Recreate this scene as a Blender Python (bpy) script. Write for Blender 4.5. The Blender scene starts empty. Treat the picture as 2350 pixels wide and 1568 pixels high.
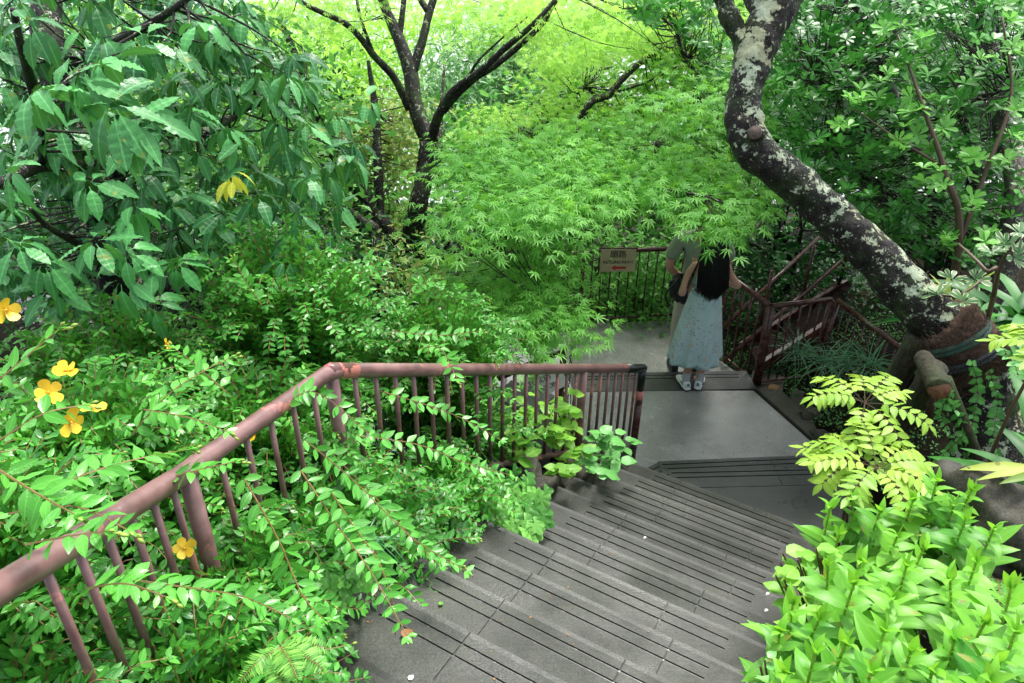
import bpy, bmesh, math, random
import numpy as np
from mathutils import Vector, Matrix
rng = np.random.default_rng(7)
random.seed(7)
S = bpy.context.scene
COL = S.collection
rad = math.radians

# ------------------------------------------------------------------ camera
FD = 1760.0; TH = rad(31.2); RO = rad(0.8); CH = 4.0
Fv = np.array([0, math.cos(TH), -math.sin(TH)]); Uv = np.array([0, math.sin(TH), math.cos(TH)]); Rv = np.array([1., 0, 0])
CX = math.cos(RO) * Rv + math.sin(RO) * Uv; CY = -math.sin(RO) * Rv + math.cos(RO) * Uv
C0 = np.array([0, 0, CH])
cd = bpy.data.cameras.new('camera'); cam = bpy.data.objects.new('camera', cd); COL.objects.link(cam)
cd.sensor_width = 36; cd.lens = 36 * FD / 2350; cd.clip_start = .05; cd.clip_end = 5000
cam.matrix_world = Matrix([[CX[0], CY[0], -Fv[0], 0], [CX[1], CY[1], -Fv[1], 0], [CX[2], CY[2], -Fv[2], CH], [0, 0, 0, 1]])
S.camera = cam
def ray(x, y): return Fv + (x - 1175) / FD * CX - (y - 784) / FD * CY
def D(x, y, d): return C0 + d * ray(x, y)                 # point of the place at a depth
def Z(x, y, z):                                           # point of the place at a height
    r = ray(x, y); return C0 + r * ((z - CH) / r[2])

# ------------------------------------------------------------------ light: overcast
SUN_EL, SUN_AZ = 62, 25
w = bpy.data.worlds.new('World'); S.world = w; w.use_nodes = True
nt = w.node_tree; bg = nt.nodes['Background']
sky = nt.nodes.new('ShaderNodeTexSky'); sky.sky_type = 'NISHITA'; sky.sun_disc = False
sky.sun_elevation = rad(SUN_EL); sky.sun_rotation = rad(SUN_AZ); sky.air_density = 1.0; sky.dust_density = 4.0; sky.ozone_density = 1.0
hs = nt.nodes.new('ShaderNodeHueSaturation'); hs.inputs['Saturation'].default_value = .45; hs.inputs['Value'].default_value = 1.0
nt.links.new(sky.outputs[0], hs.inputs['Color']); nt.links.new(hs.outputs[0], bg.inputs['Color'])
bg.inputs['Strength'].default_value = 0.15
sl = bpy.data.lights.new('sun', 'SUN'); sl.energy = 1.5; sl.angle = rad(14); sl.color = (1, .97, .92)
so = bpy.data.objects.new('sun', sl); COL.objects.link(so)
az, el = rad(SUN_AZ), rad(SUN_EL)
sd = Vector((math.sin(az) * math.cos(el), math.cos(az) * math.cos(el), math.sin(el)))
so.rotation_euler = sd.to_track_quat('Z', 'Y').to_euler(); so.location = (0, 0, 30)
S.view_settings.view_transform = 'Standard'; S.view_settings.look = 'None'; S.view_settings.gamma = 1
S.view_settings.exposure = 1.5
S.render.engine = 'CYCLES'
S.cycles.max_bounces = 5; S.cycles.diffuse_bounces = 2; S.cycles.glossy_bounces = 2; S.cycles.transmission_bounces = 3
S.cycles.use_denoising = True
try:
    S.cycles.denoising_input_passes = 'RGB_ALBEDO_NORMAL'
except Exception: pass

# ------------------------------------------------------------------ node helpers
def new_mat(name):
    m = bpy.data.materials.new(name); m.use_nodes = True
    n = m.node_tree; p = n.nodes['Principled BSDF']
    return m, n, p
def N(n, t, **kw):
    nd = n.nodes.new(t)
    for k, v in kw.items():
        if k in nd.inputs: nd.inputs[k].default_value = v
        else: setattr(nd, k, v)
    return nd
def L(n, a, b): n.links.new(a, b)
def ramp(n, fac, stops):
    r = n.nodes.new('ShaderNodeValToRGB'); e = r.color_ramp.elements
    while len(e) < len(stops): e.new(.5)
    for i, (p, c) in enumerate(stops):
        e[i].position = p; e[i].color = (c[0], c[1], c[2], 1) if hasattr(c, '__len__') else (c, c, c, 1)
    L(n, fac, r.inputs[0]); return r
def mixc(n, f, a, b, bt='MIX'):
    m = n.nodes.new('ShaderNodeMix'); m.data_type = 'RGBA'; m.blend_type = bt
    for s, v in ((0, f), (6, a), (7, b)):
        if hasattr(v, 'is_linked') or isinstance(v, bpy.types.NodeSocket): L(n, v, m.inputs[s])
        elif s == 0: m.inputs[0].default_value = v
        else: m.inputs[s].default_value = (v[0], v[1], v[2], 1)
    return m.outputs[2]
def noise(n, scale, detail=4, rough=.55, vec=None, dist=0):
    t = N(n, 'ShaderNodeTexNoise', Scale=scale, Detail=detail, Roughness=rough, Distortion=dist)
    if vec is not None: L(n, vec, t.inputs['Vector'])
    return t
def objco(n): return n.nodes.new('ShaderNodeTexCoord').outputs['Object']
def geopos(n): return n.nodes.new('ShaderNodeNewGeometry').outputs['Position']
def bump(n, p, h, strength, dist=.01):
    b = N(n, 'ShaderNodeBump', Strength=strength, Distance=dist); L(n, h, b.inputs['Height']); L(n, b.outputs[0], p.inputs['Normal']); return b

def leaf_mat(name, dark, light, rough=.35, trans=.35, vein=.0, wet=0, par=0, tcol=None, rim=None, spots=None, spec=.32):
    """leaf: colour varies leaf to leaf by the 'tint' attribute; vein along the middle; part translucent"""
    m, n, p = new_mat(name)
    at = N(n, 'ShaderNodeAttribute', attribute_name='tint')
    c = ramp(n, at.outputs['Fac'], [(0, dark), (.85, light), (1, tuple(min(1, v * 1.25) for v in light))]).outputs[0]
    uv = n.nodes.new('ShaderNodeUVMap').outputs[0]; sep = n.nodes.new('ShaderNodeSeparateXYZ'); L(n, uv, sep.inputs[0])
    if vein or rim:
        a = N(n, 'ShaderNodeMath', operation='SUBTRACT'); L(n, sep.outputs[0], a.inputs[0]); a.inputs[1].default_value = .5
        b = N(n, 'ShaderNodeMath', operation='ABSOLUTE'); L(n, a.outputs[0], b.inputs[0])
        if vein:
            v = ramp(n, b.outputs[0], [(0, 1), (.03, .8), (.06, 0)]).outputs[0]
            # side veins
            s1 = N(n, 'ShaderNodeMath', operation='MULTIPLY_ADD'); L(n, b.outputs[0], s1.inputs[0]); s1.inputs[1].default_value = -.5; L(n, sep.outputs[1], s1.inputs[2])
            s2 = N(n, 'ShaderNodeMath', operation='MULTIPLY'); L(n, s1.outputs[0], s2.inputs[0]); s2.inputs[1].default_value = 11
            s3 = N(n, 'ShaderNodeMath', operation='FRACT'); L(n, s2.outputs[0], s3.inputs[0])
            sv = ramp(n, s3.outputs[0], [(0, .35), (.1, 0), (.9, 0)]).outputs[0]
            mx = N(n, 'ShaderNodeMath', operation='MAXIMUM'); L(n, v, mx.inputs[0]); L(n, sv, mx.inputs[1])
            mu = N(n, 'ShaderNodeMath', operation='MULTIPLY'); L(n, mx.outputs[0], mu.inputs[0]); mu.inputs[1].default_value = vein
            c = mixc(n, mu.outputs[0], c, tuple(min(1, v * 1.9 + .05) for v in light))
        if rim:
            r = ramp(n, b.outputs[0], [(.27, 0), (.33, 1)]).outputs[0]; c = mixc(n, r, c, rim)
    if par:
        pn = N(n, 'ShaderNodeMath', operation='MULTIPLY'); L(n, sep.outputs[0], pn.inputs[0]); pn.inputs[1].default_value = 9; pf = N(n, 'ShaderNodeMath', operation='FRACT'); L(n, pn.outputs[0], pf.inputs[0]); c = mixc(n, ramp(n, pf.outputs[0], [(0, par), (.25, 0), (.75, 0), (1, par)]).outputs[0], c, dark)
    if spots:
        vo = noise(n, 22, 1, .4, geopos(n)); c = mixc(n, ramp(n, vo.outputs[0], [(.70, 0), (.74, .8)]).outputs[0], c, spots)
    L(n, c, p.inputs['Base Color']); p.inputs['Roughness'].default_value = rough
    p.inputs['Specular IOR Level'].default_value = spec
    if wet:
        nz = N(n, 'ShaderNodeTexVoronoi', Scale=170.0); L(n, geopos(n), nz.inputs['Vector'])
        rr = ramp(n, nz.outputs['Distance'], [(.15, 1), (.35, 0)]).outputs[0]
        bump(n, p, rr, wet, .003)
    tr = n.nodes.new('ShaderNodeBsdfTranslucent')
    tc = mixc(n, .0 if tcol is None else .6, c, tcol or (0, 0, 0)); L(n, tc, tr.inputs[0])
    mix = n.nodes.new('ShaderNodeMixShader'); mix.inputs[0].default_value = trans
    L(n, p.outputs[0], mix.inputs[1]); L(n, tr.outputs[0], mix.inputs[2]); L(n, mix.outputs[0], n.nodes['Material Output'].inputs[0])
    return m

M = {}
M['hyper'] = leaf_mat('hypericum_leaf', (.022, .15, .018), (.13, .48, .06), .27, .3, .22, wet=.25, tcol=(.2, .6, .05), spec=.4)
M['hyperstem'] = new_mat('hypericum_stem')[0]
def simple(name, col, rough=.5, metal=0, noise_amt=.25, nscale=20, spec=.5, bmp=0, bs=60):
    m, n, p = new_mat(name)
    nz = noise(n, nscale, 5, .6, geopos(n))
    c = mixc(n, ramp(n, nz.outputs[0], [(.3, 0), (.7, 1)]).outputs[0], tuple(v * (1 - noise_amt) for v in col), tuple(min(1, v * (1 + noise_amt)) for v in col))
    L(n, c, p.inputs['Base Color']); p.inputs['Roughness'].default_value = rough; p.inputs['Metallic'].default_value = metal
    p.inputs['Specular IOR Level'].default_value = spec
    if bmp:
        n2 = noise(n, bs, 5, .6, geopos(n)); bump(n, p, n2.outputs[0], bmp, .01)
    return m
M['hyperstem'] = simple('hypericum_stem_c', (.22, .15, .05), .5)
M['petal'] = simple('yellow_petal', (.88, .58, .03), .45, noise_amt=.18)
M['stamen'] = simple('stamen', (.75, .48, .05), .6)
M['budg'] = simple('green_bud', (.25, .36, .05), .45)
M['bigleaf'] = leaf_mat('evergreen_leaf', (.012, .10, .028), (.10, .38, .10), .33, .18, .42, wet=.55, spots=(.30, .36, .05), tcol=(.13, .33, .03))
M['yellowleaf'] = leaf_mat('yellow_leaf', (.35, .42, .03), (.60, .62, .06), .4, .3, .3, spots=(.22, .30, .04))
M['maple'] = leaf_mat('maple_leaf', (.085, .33, .035), (.25, .62, .10), .5, .42, tcol=(.32, .68, .06))
M['lime'] = leaf_mat('lime_maple_leaf', (.26, .56, .06), (.52, .85, .18), .6, .5, tcol=(.58, .90, .14))
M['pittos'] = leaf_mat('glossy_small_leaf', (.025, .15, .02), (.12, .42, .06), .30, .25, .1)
M['varieg'] = leaf_mat('variegated_leaf', (.06, .16, .05), (.12, .27, .09), .4, .25, 0, rim=(.62, .66, .42))
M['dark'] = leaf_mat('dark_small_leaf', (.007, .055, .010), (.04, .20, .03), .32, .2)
M['mid'] = leaf_mat('mid_green_leaf', (.07, .27, .04), (.22, .55, .10), .38, .35)
M['yelgr'] = leaf_mat('yellow_green_leaf', (.16, .30, .05), (.46, .54, .14), .5, .35)
M['silver'] = leaf_mat('willow_leaf', (.10, .27, .08), (.35, .62, .28), .35, .35)
M['strap'] = leaf_mat('strap_leaf', (.015, .11, .015), (.07, .29, .04), .42, .22, .0, par=.6)
M['strapy'] = leaf_mat('pale_strap_leaf', (.14, .26, .03), (.34, .42, .07), .45, .3, .0, spots=(.25, .18, .05))
M['lily'] = leaf_mat('lily_leaf', (.04, .23, .015), (.21, .53, .045), .42, .36, .12, par=.5, spots=(.30, .26, .05), spec=.4, tcol=(.4, .75, .05))
M['broad'] = leaf_mat('broad_leaf', (.13, .40, .04), (.30, .62, .08), .42, .42, .35, tcol=(.4, .7, .05))
M['mahonia'] = leaf_mat('pinnate_leaf', (.13, .34, .03), (.38, .60, .07), .42, .35, .3, tcol=(.45, .65, .05))
M['ivy'] = leaf_mat('creeper_leaf', (.04, .19, .035), (.15, .44, .10), .3, .25, .25, wet=.3)
M['fern'] = leaf_mat('fern_leaf', (.08, .28, .04), (.22, .5, .08), .5, .35)
M['grass'] = leaf_mat('grass_leaf', (.02, .10, .04), (.08, .26, .10), .3, .2)
M['litter'] = leaf_mat('dead_leaf', (.10, .04, .015), (.32, .16, .05), .6, .1)

def bark_mat(name, base=(.006, .005, .005), hi=(.035, .028, .023), lichen=0., lscale=9, moss=0., big=(), rough=.6):
    m, n, p = new_mat(name); o = objco(n)
    mp = N(n, 'ShaderNodeMapping'); L(n, o, mp.inputs[0]); mp.inputs['Scale'].default_value = (1, 1, .45)
    a = noise(n, 40, 8, .7, mp.outputs[0], .6)
    c = mixc(n, ramp(n, a.outputs[0], [(.38, 0), (.72, 1)]).outputs[0], base, hi)
    geo = n.nodes.new('ShaderNodeNewGeometry'); sp = n.nodes.new('ShaderNodeSeparateXYZ'); L(n, geo.outputs['Normal'], sp.inputs[0])
    if moss:
        b = noise(n, 6, 6, .7, o); c = mixc(n, ramp(n, b.outputs[0], [(.55 - .2 * moss, 0), (.75 - .15 * moss, .8)]).outputs[0], c, (.045, .09, .02))
    hsum = a.outputs[0]
    if lichen:
        l1 = noise(n, lscale, 10, .74, o, .1); l2 = noise(n, lscale * 5.5, 5, .6, o)
        up = N(n, 'ShaderNodeMath', operation='MULTIPLY_ADD'); L(n, sp.outputs[2], up.inputs[0]); up.inputs[1].default_value = .09; L(n, l1.outputs[0], up.inputs[2])
        t = .66 - .14 * lichen
        fz = N(n, 'ShaderNodeMath', operation='MULTIPLY_ADD'); L(n, l2.outputs[0], fz.inputs[0]); fz.inputs[1].default_value = .30; L(n, up.outputs[0], fz.inputs[2]); up = fz; fz2 = N(n, 'ShaderNodeMath', operation='SUBTRACT'); L(n, up.outputs[0], fz2.inputs[0]); fz2.inputs[1].default_value = .15; up = fz2
        for (bp, br, ba) in big:
            ds = N(n, 'ShaderNodeVectorMath', operation='DISTANCE'); L(n, o, ds.inputs[0]); ds.inputs[1].default_value = tuple(bp)
            mr = N(n, 'ShaderNodeMapRange'); L(n, ds.outputs['Value'], mr.inputs[0]); mr.inputs[1].default_value = 0; mr.inputs[2].default_value = br; mr.inputs[3].default_value = ba; mr.inputs[4].default_value = 0
            ad2 = N(n, 'ShaderNodeMath', operation='ADD'); L(n, up.outputs[0], ad2.inputs[0]); L(n, mr.outputs[0], ad2.inputs[1]); up = ad2
        f1 = ramp(n, up.outputs[0], [(t, 0), (t + .012, 1)]).outputs[0]
        f2 = ramp(n, l2.outputs[0], [(.635, 0), (.655, .85)]).outputs[0]
        mx = N(n, 'ShaderNodeMath', operation='MAXIMUM'); L(n, f1, mx.inputs[0]); L(n, f2, mx.inputs[1])
        lc = mixc(n, noise(n, 60, 4, .7, o).outputs[0], (.26, .34, .21), (.60, .66, .48))
        lc = mixc(n, ramp(n, noise(n, 4, 3, .5, o).outputs[0], [(.5, 0), (.6, .6)]).outputs[0], lc, (.46, .44, .24))
        c = mixc(n, mx.outputs[0], c, lc)
        ad = N(n, 'ShaderNodeMath', operation='MULTIPLY_ADD'); L(n, mx.outputs[0], ad.inputs[0]); ad.inputs[1].default_value = .5; L(n, a.outputs[0], ad.inputs[2]); hsum = ad.outputs[0]
        r = N(n, 'ShaderNodeMath', operation='MULTIPLY_ADD'); L(n, mx.outputs[0], r.inputs[0]); r.inputs[1].default_value = .35; r.inputs[2].default_value = rough - .05; L(n, r.outputs[0], p.inputs['Roughness'])
    else: p.inputs['Roughness'].default_value = rough
    p.inputs['Specular IOR Level'].default_value = .25
    L(n, c, p.inputs['Base Color']); bump(n, p, hsum, 1.0, .016)
    return m
M['bark'] = bark_mat('dark_wet_bark', moss=.3, lichen=.25, lscale=14)
M['barklich'] = bark_mat('lichen_bark', lichen=.50, lscale=13, moss=.35, big=[(D(1708, 120, 3.9), .18, .13), (D(1770, 20, 3.9), .09, .12), (D(1910, 470, 3.88), .10, .08), (D(2080, 640, 3.88), .12, .06), (D(1745, 250, 3.9), .08, .06)])
M['barkgrey'] = bark_mat('grey_bark', (.05, .045, .04), (.17, .15, .12), lichen=.5, lscale=12)
M['twig'] = simple('twig_bark', (.09, .055, .03), .55)
M['log'] = bark_mat('rotting_log', (.012, .014, .009), (.09, .068, .038), moss=.6)

# ------------------------------------------------------------------ objects and tags
def tag(o, label=None, cat=None, group=None, kind=None):
    if label: o['label'] = label
    if cat: o['category'] = cat
    if group: o['group'] = group
    if kind: o['kind'] = kind
    return o
def empty(name, loc, label, cat, group=None):
    o = bpy.data.objects.new(name, None); COL.objects.link(o); o.location = tuple(float(v) for v in loc); o.empty_display_size = .1
    return tag(o, label, cat, group)
def linkmesh(name, me, mats, parent=None, world=True):
    o = bpy.data.objects.new(name, me); COL.objects.link(o)
    for m in (mats if isinstance(mats, (list, tuple)) else [mats]): me.materials.append(m)
    if parent is not None:
        o.parent = parent
        if world: o.matrix_parent_inverse = Matrix.Translation(parent.location).inverted()
    return o
def unit(v): v = np.asarray(v, float); return v / (np.linalg.norm(v) + 1e-9)

class MB:
    """collects verts and faces of ONE mesh"""
    def __init__(s): s.v = []; s.f = []; s.mi = []
    def add(s, vs, fs, mi=0):
        b = len(s.v); s.v += [tuple(map(float, p)) for p in vs]; s.f += [tuple(b + i for i in f) for f in fs]; s.mi += [mi] * len(fs)
    def tube(s, pts, rads, seg=8, caps=True, smooth=0, wob=0, mi=0):
        pts = [np.asarray(p, float) for p in pts]
        if not hasattr(rads, '__len__'): rads = [rads] * len(pts)
        if smooth: pts, rads = catmull(pts, rads, smooth)
        n = len(pts); up = None; vs = []
        for i in range(n):
            t = unit(pts[min(i + 1, n - 1)] - pts[max(i - 1, 0)])
            if up is None:
                up = np.cross(t, (0, 0, 1)) if abs(t[2]) < .9 else np.cross(t, (1, 0, 0))
            a = unit(up - t * np.dot(up, t)); b = np.cross(t, a); up = a
            for k in range(seg):
                an = 2 * math.pi * k / seg; r = rads[i] * (1 + (random.uniform(-wob, wob) if wob else 0))
                vs.append(pts[i] + (a * math.cos(an) + b * math.sin(an)) * r)
        fs = [(i * seg + k, i * seg + (k + 1) % seg, (i + 1) * seg + (k + 1) % seg, (i + 1) * seg + k) for i in range(n - 1) for k in range(seg)]
        if caps: fs += [tuple(range(seg))[::-1], tuple((n - 1) * seg + k for k in range(seg))]
        s.add(vs, fs, mi); return s
    def box(s, c, sz, ax=None, mi=0):
        c = np.asarray(c, float); ax = np.eye(3) if ax is None else np.asarray(ax, float)
        vs = [c + ax[0] * sz[0] * i / 2 + ax[1] * sz[1] * j / 2 + ax[2] * sz[2] * k / 2 for i in (-1, 1) for j in (-1, 1) for k in (-1, 1)]
        s.add(vs, [(0, 1, 3, 2), (4, 6, 7, 5), (0, 4, 5, 1), (2, 3, 7, 6), (0, 2, 6, 4), (1, 5, 7, 3)], mi); return s
    def beam(s, p, q, wd, ht, mi=0):
        p, q = np.asarray(p, float), np.asarray(q, float); t = unit(q - p); x = unit(np.cross(t, (0, 0, 1))); z = np.cross(x, t)
        return s.box((p + q) / 2, (wd, np.linalg.norm(q - p), ht), (x, t, z), mi)
    def prism(s, poly, z0, z1, mi=0):
        n = len(poly); vs = [(p[0], p[1], z0) for p in poly] + [(p[0], p[1], z1) for p in poly]
        s.add(vs, [tuple(range(n))[::-1], tuple(range(n, 2 * n))] + [(i, (i + 1) % n, n + (i + 1) % n, n + i) for i in range(n)], mi); return s
    def blob(s, c, r, seed=0, amp=.15, sub=3, mi=0):
        bm = bmesh.new(); bmesh.ops.create_icosphere(bm, subdivisions=sub, radius=1)
        from mathutils import noise as mn
        vs = []
        for v in bm.verts:
            d = 1 + amp * mn.noise(v.co * 1.5 + Vector((seed * 7.3, seed, 0))) * 2 + amp * .4 * mn.noise(v.co * 5 + Vector((seed, 0, 0)))
            vs.append((c[0] + v.co.x * r[0] * d, c[1] + v.co.y * r[1] * d, c[2] + v.co.z * r[2] * d))
        s.add(vs, [tuple(v.index for v in f.verts) for f in bm.faces], mi); bm.free(); return s
    def mesh(s, name, smooth=False):
        me = bpy.data.meshes.new(name); me.from_pydata(s.v, [], s.f); me.update()
        me.polygons.foreach_set('material_index', s.mi)
        if smooth: me.polygons.foreach_set('use_smooth', [True] * len(me.polygons))
        return me
    def build(s, name, mats, parent=None, smooth=False, bevel=0):
        o = linkmesh(name, s.mesh(name, smooth), mats, parent)
        if bevel:
            b = o.modifiers.new('bevel', 'BEVEL'); b.width = bevel; b.segments = 2; b.limit_method = 'ANGLE'; b.angle_limit = rad(40)
        return o
def catmull(pts, rads, k):
    P = [pts[0] * 2 - pts[1]] + list(pts) + [pts[-1] * 2 - pts[-2]]; R = [rads[0]] + list(rads) + [rads[-1]]; o = []; ro = []
    for i in range(1, len(P) - 2):
        for j in range(k):
            t = j / k
            o.append(.5 * (2 * P[i] + (P[i + 1] - P[i - 1]) * t + (2 * P[i - 1] - 5 * P[i] + 4 * P[i + 1] - P[i + 2]) * t * t + (3 * P[i] - P[i - 1] - 3 * P[i + 1] + P[i + 2]) * t ** 3))
            ro.append(R[i] * (1 - t) + R[i + 1] * t)
    o.append(P[-2]); ro.append(R[-2]); return o, ro

# ---- leaf templates: verts (x across, y along 0..1, z up), uv
def tpl_blade(width, prof, fold=.18, droop=.25, wave=0., twist=0., sub=1):
    V = []; UV = []; Fs = []
    n = len(prof)
    for i, (y, wd) in enumerate(prof):
        z = -droop * y * y; yy = y * (1 - .25 * droop * y)
        x = wd * width / 2; zz = z + fold * x + (wave * math.sin(i * 2.4) * x)
        c, s_ = math.cos(twist * y), math.sin(twist * y)
        V += [(-x * c, yy, zz - x * s_), (0, yy, z), (x * c, yy, zz + x * s_ - wave * x)]; UV += [(.5 - .5 * max(wd, .1), y), (.5, y), (.5 + .5 * max(wd, .1), y)]
    for i in range(n - 1):
        a = 3 * i; Fs += [(a, a + 1, a + 4, a + 3), (a + 1, a + 2, a + 5, a + 4)]
    return np.array(V), Fs, np.array(UV)
ELL = [(0, .06), (.12, .55), (.3, .95), (.5, 1), (.7, .78), (.87, .38), (1, .02)]
T = {}
T['ell'] = [tpl_blade(.43, ELL, fo, d, .08) for d, fo in ((.0, .1), (.15, .35), (.35, .2), (-.15, .25))]
T['lance'] = [tpl_blade(wd_, [(0, .04), (.13, .05), (.2, .38), (.27, .62), (.33, .74), (.38, .90), (.44, .93), (.50, 1), (.56, .93), (.62, .97), (.68, .82), (.74, .82), (.80, .62), (.86, .56), (.93, .28), (1, .02)], fo, d, wv, tw) for wd_, fo, d, wv, tw in ((.38, .12, .12, .16, .2), (.36, .22, .35, -.14, -.5), (.42, .05, .5, .16, .3), (.34, .3, .2, .12, .7), (.40, .16, .7, .1, 0))]
T['tooth'] = [tpl_blade(.46, [(0, .08), (.12, .62), (.2, .72), (.28, .98), (.36, .88), (.44, 1), (.52, .84), (.6, .88), (.68, .62), (.76, .64), (.84, .36), (.9, .34), (1, .02)], .18, d, .08) for d in (.1, .3)]
T['obov'] = [tpl_blade(.42, [(0, .1), (.4, .65), (.72, 1), (.9, .75), (1, .1)], .15, d) for d in (0, .2)]
T['lily'] = [tpl_blade(.40, [(0, .5), (.12, .85), (.3, 1), (.55, .85), (.78, .48), (.9, .2), (1, .02)], .22, d, .05) for d in (.05, .25, .5)]
T['broad'] = [tpl_blade(.72, [(0, .1), (.1, .7), (.28, 1), (.5, .95), (.72, .68), (.9, .26), (1, .02)], .16, d, .1) for d in (.15, .35)]
T['strap'] = [tpl_blade(.15, [(0, .3), (.15, .6), (.35, 1), (.6, 1), (.8, .7), (.93, .35), (1, .02)], .3, d, 0, tw) for d, tw in ((.45, .3), (.8, -.4), (.6, .6))]
T['grass'] = [tpl_blade(.022, [(0, 1), (.3, 1), (.6, .9), (.85, .6), (1, .02)], .3, d) for d in (.5, .9, 1.2)]
T['tiny'] = [tpl_blade(.5, [(0, .1), (.45, 1), (1, .05)], .25, d) for d in (.1, .3)]
T['narrow'] = [tpl_blade(.2, [(0, .1), (.5, 1), (1, .05)], .25, d) for d in (.1, .3)]
T['petal'] = [tpl_blade(.80, [(0, .2), (.35, .75), (.7, 1), (.9, .8), (1, .35)], .1, -.12, .12)]
def tpl_maple(lobes=7, droop=.25, serr=False):
    V = [(0, 0, 0)]; UV = [(.5, 0)]; Fs = []
    lens = {7: [.42, .72, .93, 1, .93, .72, .42], 5: [.55, .85, 1, .85, .55]}[lobes]
    for i, ln in enumerate(lens):
        a = (i - (lobes - 1) / 2) * (math.radians(118) / ((lobes - 1) / 2)) * .95
        d = np.array([math.sin(a), math.cos(a)]); q = np.array([d[1], -d[0]]); wd = .10 if lobes == 7 else .2
        for (r, wv) in ((.45, -wd), (1., 0), (.45, wd), (.45, 0)):
            p = d * ln * r + q * wv * .88 * (.7 + .3 * ln); V.append((p[0], p[1], -droop * (r * ln) ** 2 + (.03 if wv else 0)))
            UV.append((.5 + wv * 2, r))
        b = 1 + 4 * i; Fs += [(0, b + 3, b + 1, b), (0, b + 2, b + 1, b + 3)]
    return np.array(V, float), Fs, np.array(UV)
T['maple'] = [tpl_maple(7, d) for d in (.15, .35, .5)]
def tpl_palm():   # broad lobed leaf of the creeper
    ang = np.linspace(-150, 150, 21); V = [(0, 0, 0)]; UV = [(.5, 0)]
    for i, a in enumerate(ang):
        r = .62 + .38 * abs(math.cos(math.radians(a) * 2.5)) ** 1.2 * (1 if abs(a) < 120 else .8); a = math.radians(a)
        V.append((math.sin(a) * r * .62, .35 + math.cos(a) * r * .6, -.1 * r + .06 * math.sin(i * 2.1))); UV.append((.5 + .5 * math.sin(a), .5 + .5 * math.cos(a)))
    V[0] = (0, .22, 0)
    return np.array(V), [(0, i + 1, i + 2)[::-1] for i in range(20)], np.array(UV)
T['palm'] = [tpl_palm()]

class LV:
    """collects leaves of ONE mesh"""
    def __init__(s): s.d = {}
    def add(s, kind, pos, t, nrm, size, tint=None):
        k = random.randrange(len(T[kind])); s.d.setdefault((kind, k), []).append((*pos, *t, *nrm, size, random.random() if tint is None else tint))
    def many(s, kind, pos, t, nrm, size, tint):
        ks = rng.integers(0, len(T[kind]), len(pos))
        for k in range(len(T[kind])):
            m = ks == k
            if not m.any(): continue
            A = np.column_stack([pos[m], t[m], nrm[m], np.broadcast_to(size, len(pos))[m], np.broadcast_to(tint, len(pos))[m]])
            s.d.setdefault((kind, k), []).extend(map(tuple, A))
    def mesh(s, name, origin=(0, 0, 0)):
        VV = []; LL = []; LT = []; UU = []; TT = []; base = 0
        for (kind, k), rows in s.d.items():
            V, Fs, UV = T[kind][k]; A = np.array(rows); n = len(A)
            t = A[:, 3:6]; t = t / (np.linalg.norm(t, axis=1, keepdims=True) + 1e-9)
            nr = A[:, 6:9]; x = np.cross(t, nr); ln = np.linalg.norm(x, axis=1, keepdims=True); x = np.where(ln < 1e-4, np.array([[1., 0, 0]]), x / np.maximum(ln, 1e-6)); z = np.cross(x, t)
            W = (V[None, :, 0, None] * x[:, None] + V[None, :, 1, None] * t[:, None] + V[None, :, 2, None] * z[:, None]) * A[:, 9][:, None, None] + A[:, None, 0:3]
            VV.append(W.reshape(-1, 3)); fl = np.concatenate([np.array(f) for f in Fs]); nv = len(V)
            LL.append((base + np.arange(n)[:, None] * nv + fl[None]).ravel()); LT.append(np.tile([len(f) for f in Fs], n))
            UU.append(np.tile(UV[fl], (n, 1))); TT.append(np.repeat(A[:, 10], nv)); base += n * nv
        V = np.concatenate(VV) - np.asarray(origin); Lp = np.concatenate(LL).astype(np.int32); lt = np.concatenate(LT).astype(np.int32); U_ = np.concatenate(UU); Tn = np.concatenate(TT)
        me = bpy.data.meshes.new(name); me.vertices.add(len(V)); me.vertices.foreach_set('co', V.ravel().astype(np.float32))
        me.loops.add(len(Lp)); me.loops.foreach_set('vertex_index', Lp); me.polygons.add(len(lt))
        me.polygons.foreach_set('loop_start', np.concatenate([[0], np.cumsum(lt)[:-1]]).astype(np.int32))
        try: me.polygons.foreach_set('loop_total', lt)
        except Exception: pass
        me.polygons.foreach_set('use_smooth', np.ones(len(lt), bool))
        uv = me.uv_layers.new(name='UVMap'); uv.data.foreach_set('uv', U_.ravel().astype(np.float32))
        a = me.attributes.new('tint', 'FLOAT', 'POINT'); a.data.foreach_set('value', Tn.astype(np.float32))
        me.update(calc_edges=True); return me
    def build(s, name, mat, parent=None):
        return linkmesh(name, s.mesh(name), mat, parent)
def rdir(): return unit(rng.normal(size=3))
def inpoly(p, poly):
    x, y = p; r = False; n = len(poly); j = n - 1
    for i in range(n):
        xi, yi = poly[i]; xj, yj = poly[j]
        if (yi > y) != (yj > y) and x < (xj - xi) * (y - yi) / (yj - yi) + xi: r = not r
        j = i
    return r
def sample(poly, n):
    xs = [p[0] for p in poly]; ys = [p[1] for p in poly]; o = []
    while len(o) < n:
        p = (random.uniform(min(xs), max(xs)), random.uniform(min(ys), max(ys)))
        if inpoly(p, poly): o.append(p)
    return o

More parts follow.
